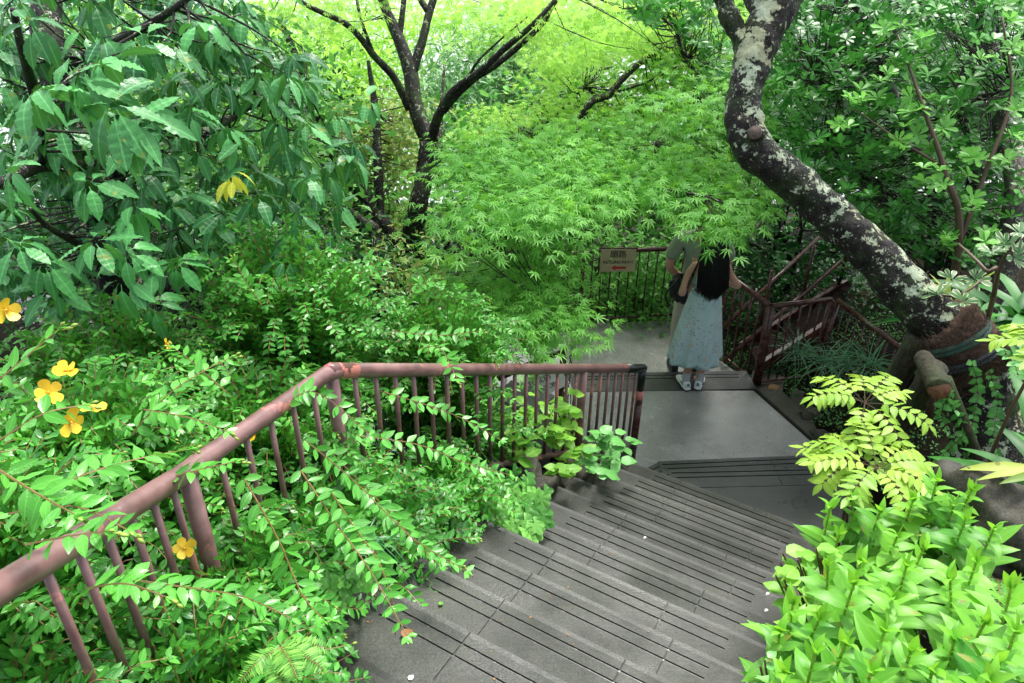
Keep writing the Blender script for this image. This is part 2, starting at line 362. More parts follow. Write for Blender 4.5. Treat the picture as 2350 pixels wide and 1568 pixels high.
# ------------------------------------------------------------------ the stairs' own frame
DV = np.array([math.cos(rad(-30.6)), math.sin(rad(-30.6)), 0]); NV = np.array([-DV[1], DV[0], 0])   # DV along a nosing, NV downhill
RUN, RISE, N0 = .276, .15, 4.08
def SN(u, n, z=0): return DV * u + NV * n + np.array([0, 0, z])
def stair_z(n): return .3 + RISE * max(0, math.ceil((N0 - n) / RUN - 1e-6)) if n > N0 - 11 * RUN else .3 + RISE * 11
def stair_zs(n): return .3 + RISE * min(max(0, (N0 - n) / RUN), 11 if n > .2 else 11 + 0)

# stone: wet, dark, brushed
def stone_mat(name, base, hi, rough=(.22, .55), moss=.25, brushed=True, scale=1.0, speck=.0, spec=.5):
    m, n, p = new_mat(name); g = geopos(n)
    mp = N(n, 'ShaderNodeMapping'); L(n, g, mp.inputs[0]); mp.inputs['Rotation'].default_value = (0, 0, rad(30.6)); mp.inputs['Scale'].default_value = (8, 110, 8) if brushed else (60, 60, 60)
    br = noise(n, 1.3, 5, .65, mp.outputs[0]); big = noise(n, 2.3, 6, .62, g); fine = noise(n, 130, 4, .75, g)
    c = mixc(n, ramp(n, big.outputs[0], [(.32, 0), (.68, 1)]).outputs[0], base, hi)
    c = mixc(n, .75, c, mixc(n, 1, c, ramp(n, fine.outputs[0], [(.35, .35), (.65, 1.7)]).outputs[0], 'MULTIPLY'))
    c = mixc(n, .35, c, mixc(n, 1, c, ramp(n, br.outputs[0], [(.3, .5), (.7, 1.4)]).outputs[0], 'MULTIPLY'))
    if moss:
        mo = noise(n, 3.1, 7, .7, g); c = mixc(n, ramp(n, mo.outputs[0], [(.56, 0), (.74, moss)]).outputs[0], c, (.035, .055, .018))
    if speck:
        v = noise(n, 420, 2, .5, g); c = mixc(n, ramp(n, v.outputs[0], [(.6, 0), (.7, speck)]).outputs[0], c, (.5, .5, .48))
    L(n, c, p.inputs['Base Color'])
    wet = noise(n, 3.7, 5, .6, g); L(n, ramp(n, wet.outputs[0], [(.35, rough[0]), (.65, rough[1])]).outputs[0], p.inputs['Roughness'])
    p.inputs['Specular IOR Level'].default_value = spec
    h = N(n, 'ShaderNodeMath', operation='MULTIPLY_ADD'); L(n, br.outputs[0], h.inputs[0]); h.inputs[1].default_value = .6; L(n, fine.outputs[0], h.inputs[2])
    bump(n, p, h.outputs[0], .45, .004)
    return m
M['stone'] = stone_mat('wet_step_stone', (.016, .020, .013), (.044, .050, .036), (.22, .60), spec=.30)
M['paving'] = stone_mat('wet_landing_paving', (.19, .195, .18), (.33, .335, .31), (.10, .30), moss=.15, brushed=False, speck=.35)
M['nosing'] = stone_mat('dark_nosing_stone', (.020, .025, .021), (.045, .052, .045), (.25, .5))
M['mossrock'] = stone_mat('mossy_rock', (.025, .024, .016), (.06, .055, .035), (.6, .9), moss=1, brushed=False, speck=.15)
M['concrete'] = stone_mat('pale_concrete', (.13, .13, .12), (.24, .24, .22), (.4, .7), moss=.4, brushed=False)

def grid_slab(mb, us, ns, hfun, P, zbot, mi=0, mif=None):
    """cells of a slab with their own heights and the walls between them (grooves, joints)"""
    H = [[hfun(i, j) for j in range(len(ns) - 1)] for i in range(len(us) - 1)]
    for i in range(len(us) - 1):
        for j in range(len(ns) - 1):
            h = H[i][j]; q = [P(us[i], ns[j], h), P(us[i + 1], ns[j], h), P(us[i + 1], ns[j + 1], h), P(us[i], ns[j + 1], h)]
            mb.add(q, [(0, 1, 2, 3)], (mif(i, j) if mif else mi))
            for (di, dj, a, b) in ((1, 0, (us[i + 1], ns[j]), (us[i + 1], ns[j + 1])), (-1, 0, (us[i], ns[j + 1]), (us[i], ns[j])), (0, 1, (us[i + 1], ns[j + 1]), (us[i], ns[j + 1])), (0, -1, (us[i], ns[j]), (us[i + 1], ns[j]))):
                ii, jj = i + di, j + dj; o = H[ii][jj] if 0 <= ii < len(us) - 1 and 0 <= jj < len(ns) - 1 else zbot
                if o < h - 1e-6: mb.add([P(*a, h), P(*a, o), P(*b, o), P(*b, h)], [(0, 1, 2, 3)], mi)

# steps
mb = MB(); G = .008
U0, U1 = -1.46, .06
for k in range(11):
    z = .45 + RISE * k; nf = N0 - RUN * k; nb = nf - RUN - .03
    ul, ur = U0 - .02 * random.random() + (0.06 if k == 0 else 0), U1 + .03 * random.random()
    if k == 10: nb = nf - RUN
    gl = -1.22 + random.uniform(-.02, .02); gr = -.25 + random.uniform(-.02, .02)
    j1, j2 = (-.98 + .06 * ((k * 37) % 7 - 3) / 3), (-.44 + .08 * ((k * 53) % 7 - 3) / 3)
    us = [ul, gl, j1, j1 + .006, j2, j2 + .006, gr, ur]
    ns = [nb, nf - RUN + .022, nf - .20, nf - .103, nf - .103 + G, nf - .055, nf - .055 + G, nf - .018, nf]
    def hf(i, j, z=z):
        if j in (3, 5) and 1 <= i <= 5: return z - .005
        if i in (2, 4) and j >= 2: return z - .004
        return z
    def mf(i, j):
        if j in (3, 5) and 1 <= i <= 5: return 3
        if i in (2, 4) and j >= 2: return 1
        return 1 if j == 0 else (2 if j == 7 else 0)  # back strip: contact shade below the riser painted in, along with grime
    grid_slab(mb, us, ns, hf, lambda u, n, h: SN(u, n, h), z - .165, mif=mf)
# the first tread: triangle platform
M['dirtshade'] = stone_mat('dirt_and_corner_shade', (.008, .010, .006), (.022, .028, .014), (.5, .8), moss=.9, brushed=False)  # grime plus painted riser shade on tread backs; also fills the joints
M['worn'] = stone_mat('worn_step_edge', (.025, .029, .022), (.075, .08, .066), (.2, .5), moss=.3, spec=.35)
m, n, p = new_mat('groove_floor'); gg = geopos(n); L(n, ramp(n, noise(n, 38, 5, .7, gg).outputs[0], [(.45, (.008, .008, .007)), (.60, (.06, .06, .055)), (.70, (.30, .30, .29))]).outputs[0], p.inputs['Base Color']); p.inputs['Roughness'].default_value = .3; M['groove'] = m
steps = mb.build('steps', [M['stone'], M['dirtshade'], M['worn'], M['groove']], bevel=.004); tag(steps, kind='structure')
# upper platform
mb = MB(); n_up = N0 - 11 * RUN
us = [-2.2, U0 - .02, -.75, -.744, .1, .5]; ns = [-2.5, -1.2, -1.194, .2, .206, n_up]
grid_slab(mb, us, ns, lambda i, j: .3 + RISE * 11 - (.004 if i == 2 or j in (1, 3) else 0), lambda u, n, h: SN(u, n, h), 1.7)
# steps continuing up behind the camera are out of view; platform carries on
tag(mb.build('upper_platform', M['stone'], bevel=.004), kind='structure')

# triangle platform z=.3 and turning step z=.15, landing z=0, lower landing z=-.15
def nos(mb, a, b, wd, z, th, lines, inset=.0, mi=0):
    """a stone plank along a->b (its outer edge), wd deep to the right hand side, with grooves"""
    a, b = np.array([a[0], a[1], 0.]), np.array([b[0], b[1], 0.]); t = unit(b - a); q = np.array([t[1], -t[0], 0]); Ln = np.linalg.norm(b - a)
    js = sorted(x for l in lines for x in (l, l + .011)); ns_ = [0] + js + [wd]
    mid = Ln * .62
    us_ = [0, inset, mid, mid + .006, Ln - inset, Ln] if inset else [0, .02, mid, mid + .006, Ln - .02, Ln]
    def hf(i, j): return z - .011 if (j % 2 == 1 and 1 <= i <= 3) else (z - .005 if i == 2 else z)
    grid_slab(mb, us_, [-x for x in ns_][::-1], lambda i, j: hf(i, len(ns_) - 2 - j), lambda u, n, h: a + t * u - q * n * 1.0 + np.array([0, 0, h]), z - th)
mb = MB()
A1, B1 = (1.15, 4.33), (2.42, 4.40)      # edge of z=.3
mb.prism([(0.86, 4.10), (1.15, 3.62), (2.15, 3.02), (2.42, 4.20), (1.20, 4.13), (1.00, 4.22)][::1], .0, .2985)
nos(mb, A1, B1, .2, .3, .16, [.035, .085])
nos(mb, (0.97, 4.22), (1.16, 4.325), .16, .298, .16, [.035, .085])
A2, B2 = (1.14, 4.60), (2.56, 4.72)      # edge of z=.15
nos(mb, A2, B2, .31, .15, .2, [.035, .085, .15, .20])
nos(mb, (0.92, 4.44), (1.15, 4.595), .24, .1475, .2, [.035, .085, .15])
tag(mb.build('turning_steps', M['nosing'], bevel=.003), kind='structure')
# landing
mb = MB()
LD = [(0.56, 5.0), (0.90, 4.3), (2.60, 4.6), (2.58, 4.88), (2.22, 5.80), (0.54, 5.75)]
mb.prism(LD, -.3, 0.0)
tag(mb.build('landing', M['paving'], bevel=.004), kind='structure')
mb = MB(); nos(mb, (0.54, 6.03), (2.24, 6.12), .30, .004, .2, [.05, .10], inset=.1)
tag(mb.build('landing_edge', M['nosing'], bevel=.003), kind='structure')
mb = MB(); mb.prism([(0.56, 6.00), (2.30, 6.08), (2.22, 6.32), (1.70, 7.34), (0.56, 7.24)], -.5, -.15)
tag(mb.build('lower_landing', M['paving'], bevel=.004), kind='structure')
# grooved edge at the left of both landings, then the path going down
mb = MB(); nos(mb, (0.30, 5.05), (0.34, 6.02), .22, .0, .2, [.03, .07], inset=.05); nos(mb, (0.36, 6.03), (0.40, 7.22), .18, -.15, .3, [.03, .07], inset=.05)
M['palepave'] = stone_mat('pale_wet_paving', (.36, .36, .37), (.52, .52, .53), (.06, .2), moss=.1, brushed=False, speck=.2)
tag(mb.build('side_edge', M['palepave'], bevel=.003), kind='structure')
mb = MB()
for i in range(9):
    x1 = .36 - .34 * i; mb.prism([(x1 - .42, 5.35), (x1, 5.35), (x1 + .05, 7.0 - .05 * i), (x1 - .40, 7.0 - .05 * i)], -1.9, -.17 - .13 * (i + 1) + (.02 if i == 0 else 0))
tag(mb.build('side_steps', M['palepave'], bevel=.006), kind='structure')

# ------------------------------------------------------------------ terrain
CP = np.array([
 (-1.0, 2.0, 1.5), (-2, 2.5, 1.5), (-3, 3, 1.1), (-5, 3, 1.2), (-2, 5, .1), (-.9, 4, .75), (-.3, 3.4, .75), (0.1, 4.2, .15), (-.1, 5, -.45), (-1, 6, -1.3), (-3, 7, -.6), (-3, 10, -1.2), (0, 9, -1.3), (3, 9, -.7), (5, 8, .2),
 (2.75, 5.1, .12), (2.7, 6.1, -.12), (2.5, 3.9, .45), (2.3, 3.1, .85), (1.6, 2.2, 1.35), (1.2, 1.2, 1.8), (2.6, 2.4, 1.55), (3.5, 3.5, 1.3), (5, 4, 1.7), (4, 6, .5), (3.5, 8, -.4), (0, 0, 2.0), (-2, 0, 2.2), (2, 0, 2.4), (4, 0, 2.8), (-5, 0, 2.5), (-1.4, 1, 1.85),
 (0, 8, -1.1), (1.5, 8, -.7), (0, 15, -3), (-8, 15, -2.5), (8, 15, -1.6), (0, 25, -6.5), (-15, 25, -6), (15, 25, -5), (0, 40, -13), (-25, 40, -12), (25, 40, -11), (0, -8, 4), (-12, -8, 5), (12, -8, 5), (-15, 6, 1.5), (15, 6, 2.5), (0, 80, -27), (-60, 80, -27), (60, 80, -27), (-60, 0, -20), (60, 0, -15), (0, -50, 4)])
def tps(A, B):
    r = np.linalg.norm(A[:, None] - B[None], axis=2); return r
K = tps(CP[:, :2], CP[:, :2]); nC = len(CP)
Mx = np.block([[K - .02 * np.eye(nC), np.ones((nC, 1)), CP[:, :2]], [np.ones((1, nC)), np.zeros((1, 3))], [CP[:, :2].T, np.zeros((2, 3))]])
sol = np.linalg.solve(Mx, np.concatenate([CP[:, 2], np.zeros(3)]))
def _base(xy): xy = np.atleast_2d(xy); return tps(xy, CP[:, :2]) @ sol[:nC] + sol[nC] + xy @ sol[nC + 1:]
PL = LD; PL2 = [(0.2, 5.0), (0.9, 4.0), (2.5, 4.3), (2.66, 4.9), (2.32, 6.3), (1.75, 7.4), (0.2, 7.3)]
def ground(x, y):
    h = float(_base([(x, y)])[0]); u = DV[0] * x + DV[1] * y; n = NV[0] * x + NV[1] * y
    if -1.56 < u < .16 and -3 < n < N0 + .1: h = min(h, stair_zs(n) - .22)
    elif n < N0 + .1 and -2.1 < u <= -1.5: h = min(h, stair_zs(n) - .06)
    if inpoly((x, y), PL2): h = min(h, -.32)
    if 3.0 < y < 4.8 and inpoly((x, y), [(0.8, 4.2), (1.0, 3.4), (2.2, 2.8), (2.62, 4.3), (2.7, 4.85), (0.9, 4.7)]): h = min(h, 0.0)
    if -3 < x < .6 and 5.2 < y < 7.1: h = min(h, -.35 - .13 * (.36 - x) / .34 - .15)
    return h
xs = np.concatenate([-np.geomspace(4.2, 900, 26)[::-1] , np.arange(-4, 5.01, .1), np.geomspace(5.2, 900, 26)])
ys = np.concatenate([[-900, -200, -60, -20, -8, -4, -2], np.arange(-1, 9.01, .1), np.geomspace(9.3, 900, 34)])
from mathutils import noise as MN
vs = []
for y in ys:
    for x in xs:
        r = math.hypot(x, y)
        h = ground(x, y) if r < 120 else -27 - min(30, (r - 120) * .1)
        if r < 12: h += .05 * MN.noise(Vector((x * 2.2, y * 2.2, 0))) + .025 * MN.noise(Vector((x * 7, y * 7, 3)))
        vs.append((x, y, max(h, -60)))
nx = len(xs); me = bpy.data.meshes.new('ground')
me.from_pydata(vs, [], [(j * nx + i, j * nx + i + 1, (j + 1) * nx + i + 1, (j + 1) * nx + i) for j in range(len(ys) - 1) for i in range(nx - 1)])
me.polygons.foreach_set('use_smooth', [True] * len(me.polygons))
m, n, p = new_mat('soil'); g = geopos(n)
a = noise(n, 5, 7, .7, g); c = ramp(n, a.outputs[0], [(.3, (.007, .006, .004)), (.55, (.018, .014, .008)), (.7, (.018, .032, .009)), (.85, (.035, .07, .014))]).outputs[0]
L(n, c, p.inputs['Base Color']); p.inputs['Roughness'].default_value = .9; p.inputs['Specular IOR Level'].default_value = .08; bump(n, p, noise(n, 40, 6, .7, g).outputs[0], .8, .03); M['soil'] = m
tag(linkmesh('ground', me, m), kind='structure')
mb = MB(); mb.add([(-3000, -3000, -24), (3000, -3000, -24), (3000, 3000, -24), (-3000, 3000, -24)], [(0, 1, 2, 3)])
m, n, p = new_mat('sea_water'); p.inputs['Base Color'].default_value = (.30, .33, .33, 1); p.inputs['Roughness'].default_value = .3; bump(n, p, noise(n, .3, 6, .6, geopos(n)).outputs[0], .5, .5)
tag(mb.build('sea', m), kind='structure')
def gp(x, y, dz=0): return np.array([x, y, ground(x, y) + dz])

# ------------------------------------------------------------------ railings
m, n, p = new_mat('worn_brown_paint'); g = geopos(n)
c = mixc(n, ramp(n, noise(n, 9, 4, .6, g).outputs[0], [(.35, 0), (.65, 1)]).outputs[0], (.15, .078, .072), (.25, .14, .13))
n1 = noise(n, 5.5, 8, .62, g); c = mixc(n, ramp(n, n1.outputs[0], [(.58, 0), (.61, .7)]).outputs[0], c, (.50, .19, .15))
n2 = noise(n, 45, 4, .6, g); c = mixc(n, ramp(n, n2.outputs[0], [(.68, 0), (.70, .8)]).outputs[0], c, (.30, .20, .17))
L(n, c, p.inputs['Base Color']); p.inputs['Roughness'].default_value = .33; bump(n, p, n2.outputs[0], .15, .003); M['paint'] = m
m, n, p = new_mat('chipped_red_paint'); g = geopos(n)
c = mixc(n, ramp(n, noise(n, 13, 7, .65, g).outputs[0], [(.47, 0), (.50, 1)]).outputs[0], (.13, .06, .052), (.56, .20, .17))
L(n, c, p.inputs['Base Color']); p.inputs['Roughness'].default_value = .35; M['chip'] = m
M['darkmatt'] = simple('dark_matt_steel', (.018, .009, .008), .85, spec=.15)
M['darkpaint'] = simple('old_dark_green_paint', (.012, .018, .012), .3, noise_amt=.5)
m, n, p = new_mat('dark_red_rusty_paint'); g = geopos(n)
c = mixc(n, ramp(n, noise(n, 22, 6, .7, g).outputs[0], [(.45, 0), (.6, 1)]).outputs[0], (.055, .018, .014), (.12, .05, .038))
c = mixc(n, ramp(n, noise(n, 50, 4, .7, g).outputs[0], [(.66, 0), (.70, .7)]).outputs[0], c, (.22, .20, .18))
L(n, c, p.inputs['Base Color']); p.inputs['Roughness'].default_value = .25; bump(n, p, noise(n, 80, 4, .6, g).outputs[0], .3, .003); M['rust'] = m

def railing(label, top, bot, r, pr, br, nbal, mat, postix, group=None, posts_to=None, name='railing'):
    """top, bot: polylines; balusters per section; posts at postix"""
    e = empty(name, bot[0], label, 'railing', group)
    MB().tube(top, r, 14).build('top_rail', mat, e, True)
    MB().tube(bot, br, 10).build('bottom_rail', mat, e, True)
    for i in postix:
        q = posts_to[i] if posts_to else np.array(bot[i]) - (0, 0, .12)
        MB().tube([np.array(top[i]) - (0, 0, r * .2), q], pr, 12).build('post', mat, e, True)
    for i, nb in enumerate(nbal):
        for k in range(1, nb + 1):
            f = k / (nb + 1); a = np.array(top[i]) * (1 - f) + np.array(top[i + 1]) * f; b = np.array(bot[i]) * (1 - f) + np.array(bot[i + 1]) * f
            MB().tube([a - (0, 0, r * .6), b], .0105 if r > .025 else .008, 8).build('baluster', mat, e, True)
    return e
# near railing beside the steps
R_end = Z(1475, 845, .93); R_c = D(760, 851, 2.87); R_b = D(432, 1078, 2.2); R_0 = D(10, 1345, 1.42); R_x = R_0 + (R_0 - R_b) * 1.3
e = empty('railing', (R_end[0], R_end[1], 0), 'brown painted pipe railing with chipped red patches beside the stone steps', 'railing')
P_end = Z(1449, 1058, .02); off = np.array([P_end[0] - R_end[0], P_end[1] - R_end[1], 0])
def bt(p, dz): return np.array([p[0], p[1], p[2] - dz])
tp = [R_end, R_c, R_b, R_0, R_x]
t1 = R_end * .9 + R_c * .1
MB().tube([R_end + (R_end - R_c) * .004, R_end * .985 + R_c * .015, t1], [.0305, .0315, .0315], 16).build('dark_rail_sleeve', M['darkpaint'], e, True)
MB().tube([R_end * .95 + R_c * .05, R_c * .985 + R_end * .015, R_c + (R_b - R_c) * .05, R_b * .96 + R_c * .04, R_b * .97 + R_0 * .03 - np.array([0, 0, .004]), R_0, R_x], .030, 16).build('top_rail', M['paint'], e, True)
MB().tube([R_c * .96 + R_end * .04, R_c, R_c * .97 + R_b * .03], .0312, 16).build('repainted_elbow', M['chip'], e, True)
# end post: dark sleeve, chipped band, red brown pipe
pe0, pe1 = np.array([R_end[0], R_end[1], R_end[2] - .01]), np.array([R_end[0] + off[0] * .3, R_end[1] + off[1] * .3, 0.0])
lp = lambda t: pe0 * (1 - t) + pe1 * t
MB().tube([lp(0), lp(.2)], .030, 16).build('post_sleeve', M['darkpaint'], e, True)
MB().tube([lp(.2), lp(.34)], .0295, 16).build('chipped_band', M['chip'], e, True)
MB().tube([lp(.34), lp(1)], .029, 16).build('post', M['rust'], e, True)
MB().tube([lp(.80), lp(.805)], .031, 16).build('post_collar', M['darkpaint'], e, True)
bh = .62
def botpt(f): p = R_end * (1 - f) + R_c * f; return bt(p, bh + .06 * (1 - f) ** 2)
MB().tube([botpt(.0), botpt(.3), botpt(.6), botpt(1), bt(R_b, .62), bt(R_0, .66), bt(R_x, .66)], .019, 12).build('bottom_rail', M['paint'], e, True)
fpost = .315
for f in (fpost,):
    p_ = R_end * (1 - f) + R_c * f; MB().tube([p_, bt(p_, bh + .12)], .027, 14).build('post', M['paint'], e, True)
for p_ in (R_c, R_b * .98 + R_0 * .02, R_0 * .35 + R_x * .65): MB().tube([p_, bt(p_, .85)], .027, 14).build('post', M['paint'], e, True)
nb = 26
for k in range(1, nb):
    f = k / nb
    if abs(f - fpost) < .02: continue
    p_ = R_end * (1 - f) + R_c * f; MB().tube([p_, botpt(f)], .0105, 8).build('baluster', M['paint'], e, True)
for a, b, kk in ((R_c, R_b, 6), (R_b, R_0, 7), (R_0, R_x, 6)):
    for k in range(1, kk):
        p_ = a * (1 - k / kk) + b * k / kk; MB().tube([p_, bt(p_, .62)], .0105, 8).build('baluster', M['paint'], e, True)

# far fence with the sign, and its run down to the left
F0 = Z(1340, 580, .72); F1 = Z(1560, 567, .72); F1e = np.array([1.72, 7.10, .72]); 
b0, b1 = Z(1320, 748, -.08), Z(1530, 736, -.08)
top = [np.array([F0[0], F0[1], .72]), np.array([1.80, F1[1] - .02, .72])]; bot = [np.array([top[0][0], top[0][1], -.07]), np.array([top[1][0], top[1][1], -.07])]
railing('dark red pipe fence across the far side of the landing behind the couple', top, bot, .025, .022, .014, [10], M['rust'], [0, 1])
q0 = top[0] + (-.06, .0, 0); q1 = D(1060, 693, 8.2); q2 = q1 + (q1 - q0) * .5
bq = [bt(q0, .78), bt(q1, .78), bt(q2, .78)]
railing('dark red pipe fence running down to the left under the maple leaves', [q0, q1, q2], bq, .025, .022, .014, [12, 6], M['rust'], [1, 2])
# right-hand fence
G0 = np.array([top[1][0] + .07, top[1][1] - .1, .74]); G1 = Z(1765, 701, .80); G2 = Z(1908, 687, .80); G3 = Z(2117, 838, .86); G2b = G2 + (.05, -.02, 0)
railing('glossy dark red pipe fence slanting along the right edge of the landing', [G0, G1], [bt(G0, .85), np.array([G1[0] + .03, G1[1] + .02, -.04])], .026, .024, .013, [9], M['rust'], [0, 1])
railing('short dark red fence section with a white flaked corner post', [G1 + (.03, -.01, 0), G2], [np.array([G1[0] + .06, G1[1] + .01, -.02]), np.array([G2[0] - .01, G2[1], -.02])], .024, .024, .014, [5], M['rust'], [0, 1])
railing('brown pipe fence section passing behind the leaning trunk and its log props', [G2b, G3], [bt(G2b, .84), bt(G3, .84)], .024, .024, .014, [10], M['rust'], [0, 1], posts_to={0: np.array([G2b[0] - .05, G2b[1] - .05, -.15]), 1: bt(G3, 1.0)})

# post with the green chain at the left edge of the landing, and its handrail
ch = Z(1294, 800, .62); e = empty('chain_post', (ch[0], ch[1], -.1), 'dark red post with a handrail going down left at the landing edge', 'post')
MB().tube([ch, (ch[0], ch[1], -.25)], .028, 12).build('post', M['rust'], e, True)
h2 = D(1215, 836, np.dot(ch - C0, Fv) - .35)
MB().tube([ch + (0, 0, -.03), h2, h2 + (h2 - ch) * .8], .024, 12).build('handrail', M['rust'], e, True)
mb = MB(); c0 = np.array([ch[0] + .055, ch[1] - .05, .60])
M['chain'] = simple('green_plastic_chain', (.012, .11, .055), .35)
for k in range(24):
    cz = c0 + (math.sin(k * .4) * .004, 0, -.032 * k); ax = unit((1, .3, 0)) if k % 2 else unit((-.3, 1, 0)); ring = []
    for j in range(9):
        a_ = 2 * math.pi * j / 8; ring.append(cz + ax * .010 * math.cos(a_) + np.array([0, 0, .021]) * math.sin(a_))
    mb.tube(ring, .0042, 5, caps=False)
tag(mb.build('chain', M['chain'], smooth=True), 'green plastic chain hanging down beside the left landing post', 'chain')

# ------------------------------------------------------------------ signs
M['signbeige'] = simple('beige_sign_board', (.60, .50, .33), .4, noise_amt=.08)
M['signwhite'] = simple('white_sign_board', (.62, .62, .56), .4, noise_amt=.15)
M['black'] = simple('black_paint', (.01, .01, .01), .4); M['red'] = simple('red_paint', (.62, .03, .025), .4)
def text_mesh(txt, size, depth=.001):
    cu = bpy.data.curves.new('t', 'FONT'); cu.body = txt; cu.size = size; cu.extrude = depth; cu.align_x = 'CENTER'; cu.align_y = 'CENTER'
    o = bpy.data.objects.new('t', cu); COL.objects.link(o); dg = bpy.context.evaluated_depsgraph_get()
    me = bpy.data.meshes.new_from_object(o.evaluated_get(dg)); bpy.data.objects.remove(o); return me
def on_frame(o, org, X, Y, Zn):
    o.matrix_world = Matrix([[X[0], Y[0], Zn[0], org[0]], [X[1], Y[1], Zn[1], org[1]], [X[2], Y[2], Zn[2], org[2]], [0, 0, 0, 1]])
def sign_on(name, label, org, X, Y, w_, h_, board, frame=True):
    X, Y = unit(X), unit(Y); Zn = np.cross(X, Y)
    e = empty(name, org - Y * h_ / 2, label, 'sign')
    MB().box(org, (w_, h_, .012), (X, Y, Zn)).build('sign_board', board, e, bevel=.002)
    if frame:
        f = MB(); f.tube([org + X * (-w_ / 2 - .012) + Y * (h_ / 2 + .02), org + X * (-w_ / 2 - .012) - Y * (h_ / 2 + .01)], .010, 8)
        f.tube([org + X * (-w_ / 2 - .012) + Y * (h_ / 2 + .012), org + X * (w_ / 2 + .012) + Y * (h_ / 2 + .012)], .009, 8)
        f.build('sign_frame', M['rust'], e, True)
    def put(me, nm, dx, dy, mat, dz=.0085):
        o = bpy.data.objects.new(nm, me); COL.objects.link(o); me.materials.append(mat); on_frame(o, org + X * dx + Y * dy + Zn * dz, X, Y, Zn); 
        o.parent = e; o.matrix_parent_inverse = Matrix.Translation(e.location).inverted(); return o
    return e, put, (X, Y, Zn)
sd_ = np.dot(F0 - C0, Fv) - .12
s00, s10, s01 = D(1377, 572, sd_), D(1458, 566, sd_), D(1379, 627, sd_)
X = s10 - s00; X[2] = 0; wS = np.linalg.norm(X) ; oS = (D(1418, 598, sd_)); Yv = unit((0, .12, 1)); X = unit(X); Yv = unit(Yv - X * np.dot(Yv, X)); hS = .235
e, put, fr = sign_on('direction_sign', 'beige direction sign with black lettering and a red arrow on the far fence', oS, X, Yv, wS, hS, M['signbeige'])
try:
    put(text_mesh('順路', .085), 'lettering', 0, .062, M['black'])
except Exception: pass
put(text_mesh('RETURN PATH', .046), 'lettering', 0, -.018, M['black'])
ar = MB(); ar.add([(-.075, 0, 0), (-.03, .028, 0), (-.03, .011, 0), (.075, .011, 0), (.075, -.011, 0), (-.03, -.011, 0), (-.03, -.028, 0)], [(0, 6, 5, 4, 3, 2, 1)])
put(ar.mesh('arrow'), 'arrow', .01, -.075, M['red'], .010)
# toilet sign leaning low behind the railing
tcn = D(1238, 886, 5.9); Xt = unit((.88, .30, .30)); Yt = unit(np.cross((0.1, -.75, .62), Xt)); Yt = unit(Yt - Xt * np.dot(Yt, Xt))
e, put, fr = sign_on('rest_room_sign', 'white rest room sign with black letters seen behind the railing balusters', tcn, Xt, Yt, .42, .17, M['signwhite'], False)
put(text_mesh('TOILET', .062), 'lettering', .02, .035, M['black']); put(text_mesh('REST ROOM', .050), 'lettering', .0, -.035, M['black'])
sb = MB(); sb.tube([tcn - fr[2] * .02 + fr[1] * .02, tcn - fr[2] * .02 + (0, 0, -.45)], .018, 8); sb.tube([tcn - fr[2] * .02 - fr[0] * .15, tcn - fr[2] * .02 + fr[0] * .15], .014, 8); sb.build('sign_stand', M['rust'], e, True)
# stone block by the path
bk = D(1185, 935, 5.35); mb = MB(); mb.box(bk + (0.05, .1, -.22), (.36, .26, .5), (DV, NV, (0, 0, 1)))
tag(mb.build('stone_block', M['concrete'], bevel=.01), 'pale mossy stone block standing under the rest room sign', 'stone block')

# curb rocks
def rock(c, r, label, seed, group='mossy rocks along the steps'):
    o = MB().blob((0, 0, 0), r, seed, .34, 5).build('rock', M['mossrock'], None, True); rx = bpy.data.textures.new('rock_relief', 'CLOUDS'); rx.noise_scale = .05; rx.noise_depth = 4; dd_ = o.modifiers.new('relief', 'DISPLACE'); dd_.texture = rx; dd_.strength = .035; o.location = c; o.rotation_euler = (random.uniform(-.3, .3), random.uniform(-.3, .3), random.uniform(0, 3)); return tag(o, label, 'rock', group)
rock(SN(-1.52, 4.05, .42), (.16, .13, .15), 'dark mossy rock at the foot of the end post', 1)
rock(SN(-1.56, 3.72, .62), (.20, .14, .15), 'mossy rock with green top under the broad yellow-green leaves', 2)
rock(SN(-1.54, 3.30, .78), (.19, .13, .14), 'brown rock wedged beside the fifth step from the landing', 3)
rock(SN(-1.56, 2.85, 1.0), (.22, .13, .14), 'rock half hidden by lobed leaves at the left ends of the steps', 4)
rock(SN(-1.58, 2.3, 1.3), (.22, .13, .14), 'rock hidden under the overhanging sprays left of the steps', 5)
rock(np.array([2.74, 5.0, -.02]), (.12, .2, .10), 'mossy rock at the right corner of the landing', 6)
rock(np.array([2.66, 5.42, -.03]), (.12, .2, .08), 'low flat mossy rock along the right edge of the landing', 7)
rock(SN(.20, 1.55, 1.66), (.13, .17, .12), 'mossy yellow-green rock under the bright lily leaves', 8)
rock(SN(.21, 1.95, 1.42), (.12, .18, .12), 'dark rock between the steps and the rounded bright leaves', 9)
rock(SN(.19, 1.1, 1.85), (.14, .2, .13), 'lowest mossy rock at the bottom right edge of the steps', 10)
rock(D(2290, 1240, 2.75), (.28, .22, .2), 'large brown boulder with ferns at the right', 11)
mb = MB(); mb.tube([SN(.16, 3.95, .36), SN(.19, 3.2, .62), SN(.2, 2.35, 1.12)], [.055, .06, .06], 12, smooth=4, wob=.04)
tag(mb.build('edge_log', M['log'], smooth=True), 'dark mossy log lying along the right side of the steps', 'log')
mb = MB(); mb.box((2.40, 5.98, -.13), (.30, .42, .16), ((.93, -.37, 0), (.37, .93, 0), (0, 0, 1))); mb.box((2.64, 5.62, -.11), (.26, .50, .14), ((.93, -.37, 0), (.37, .93, 0), (0, 0, 1)))
mb.prism([(2.585, 4.60), (2.76, 4.62), (2.72, 5.0), (2.46, 5.80), (2.235, 5.80), (2.585, 4.90)], -.3, .025)
tag(mb.build('curb', M['mossrock'], bevel=.01), kind='structure')

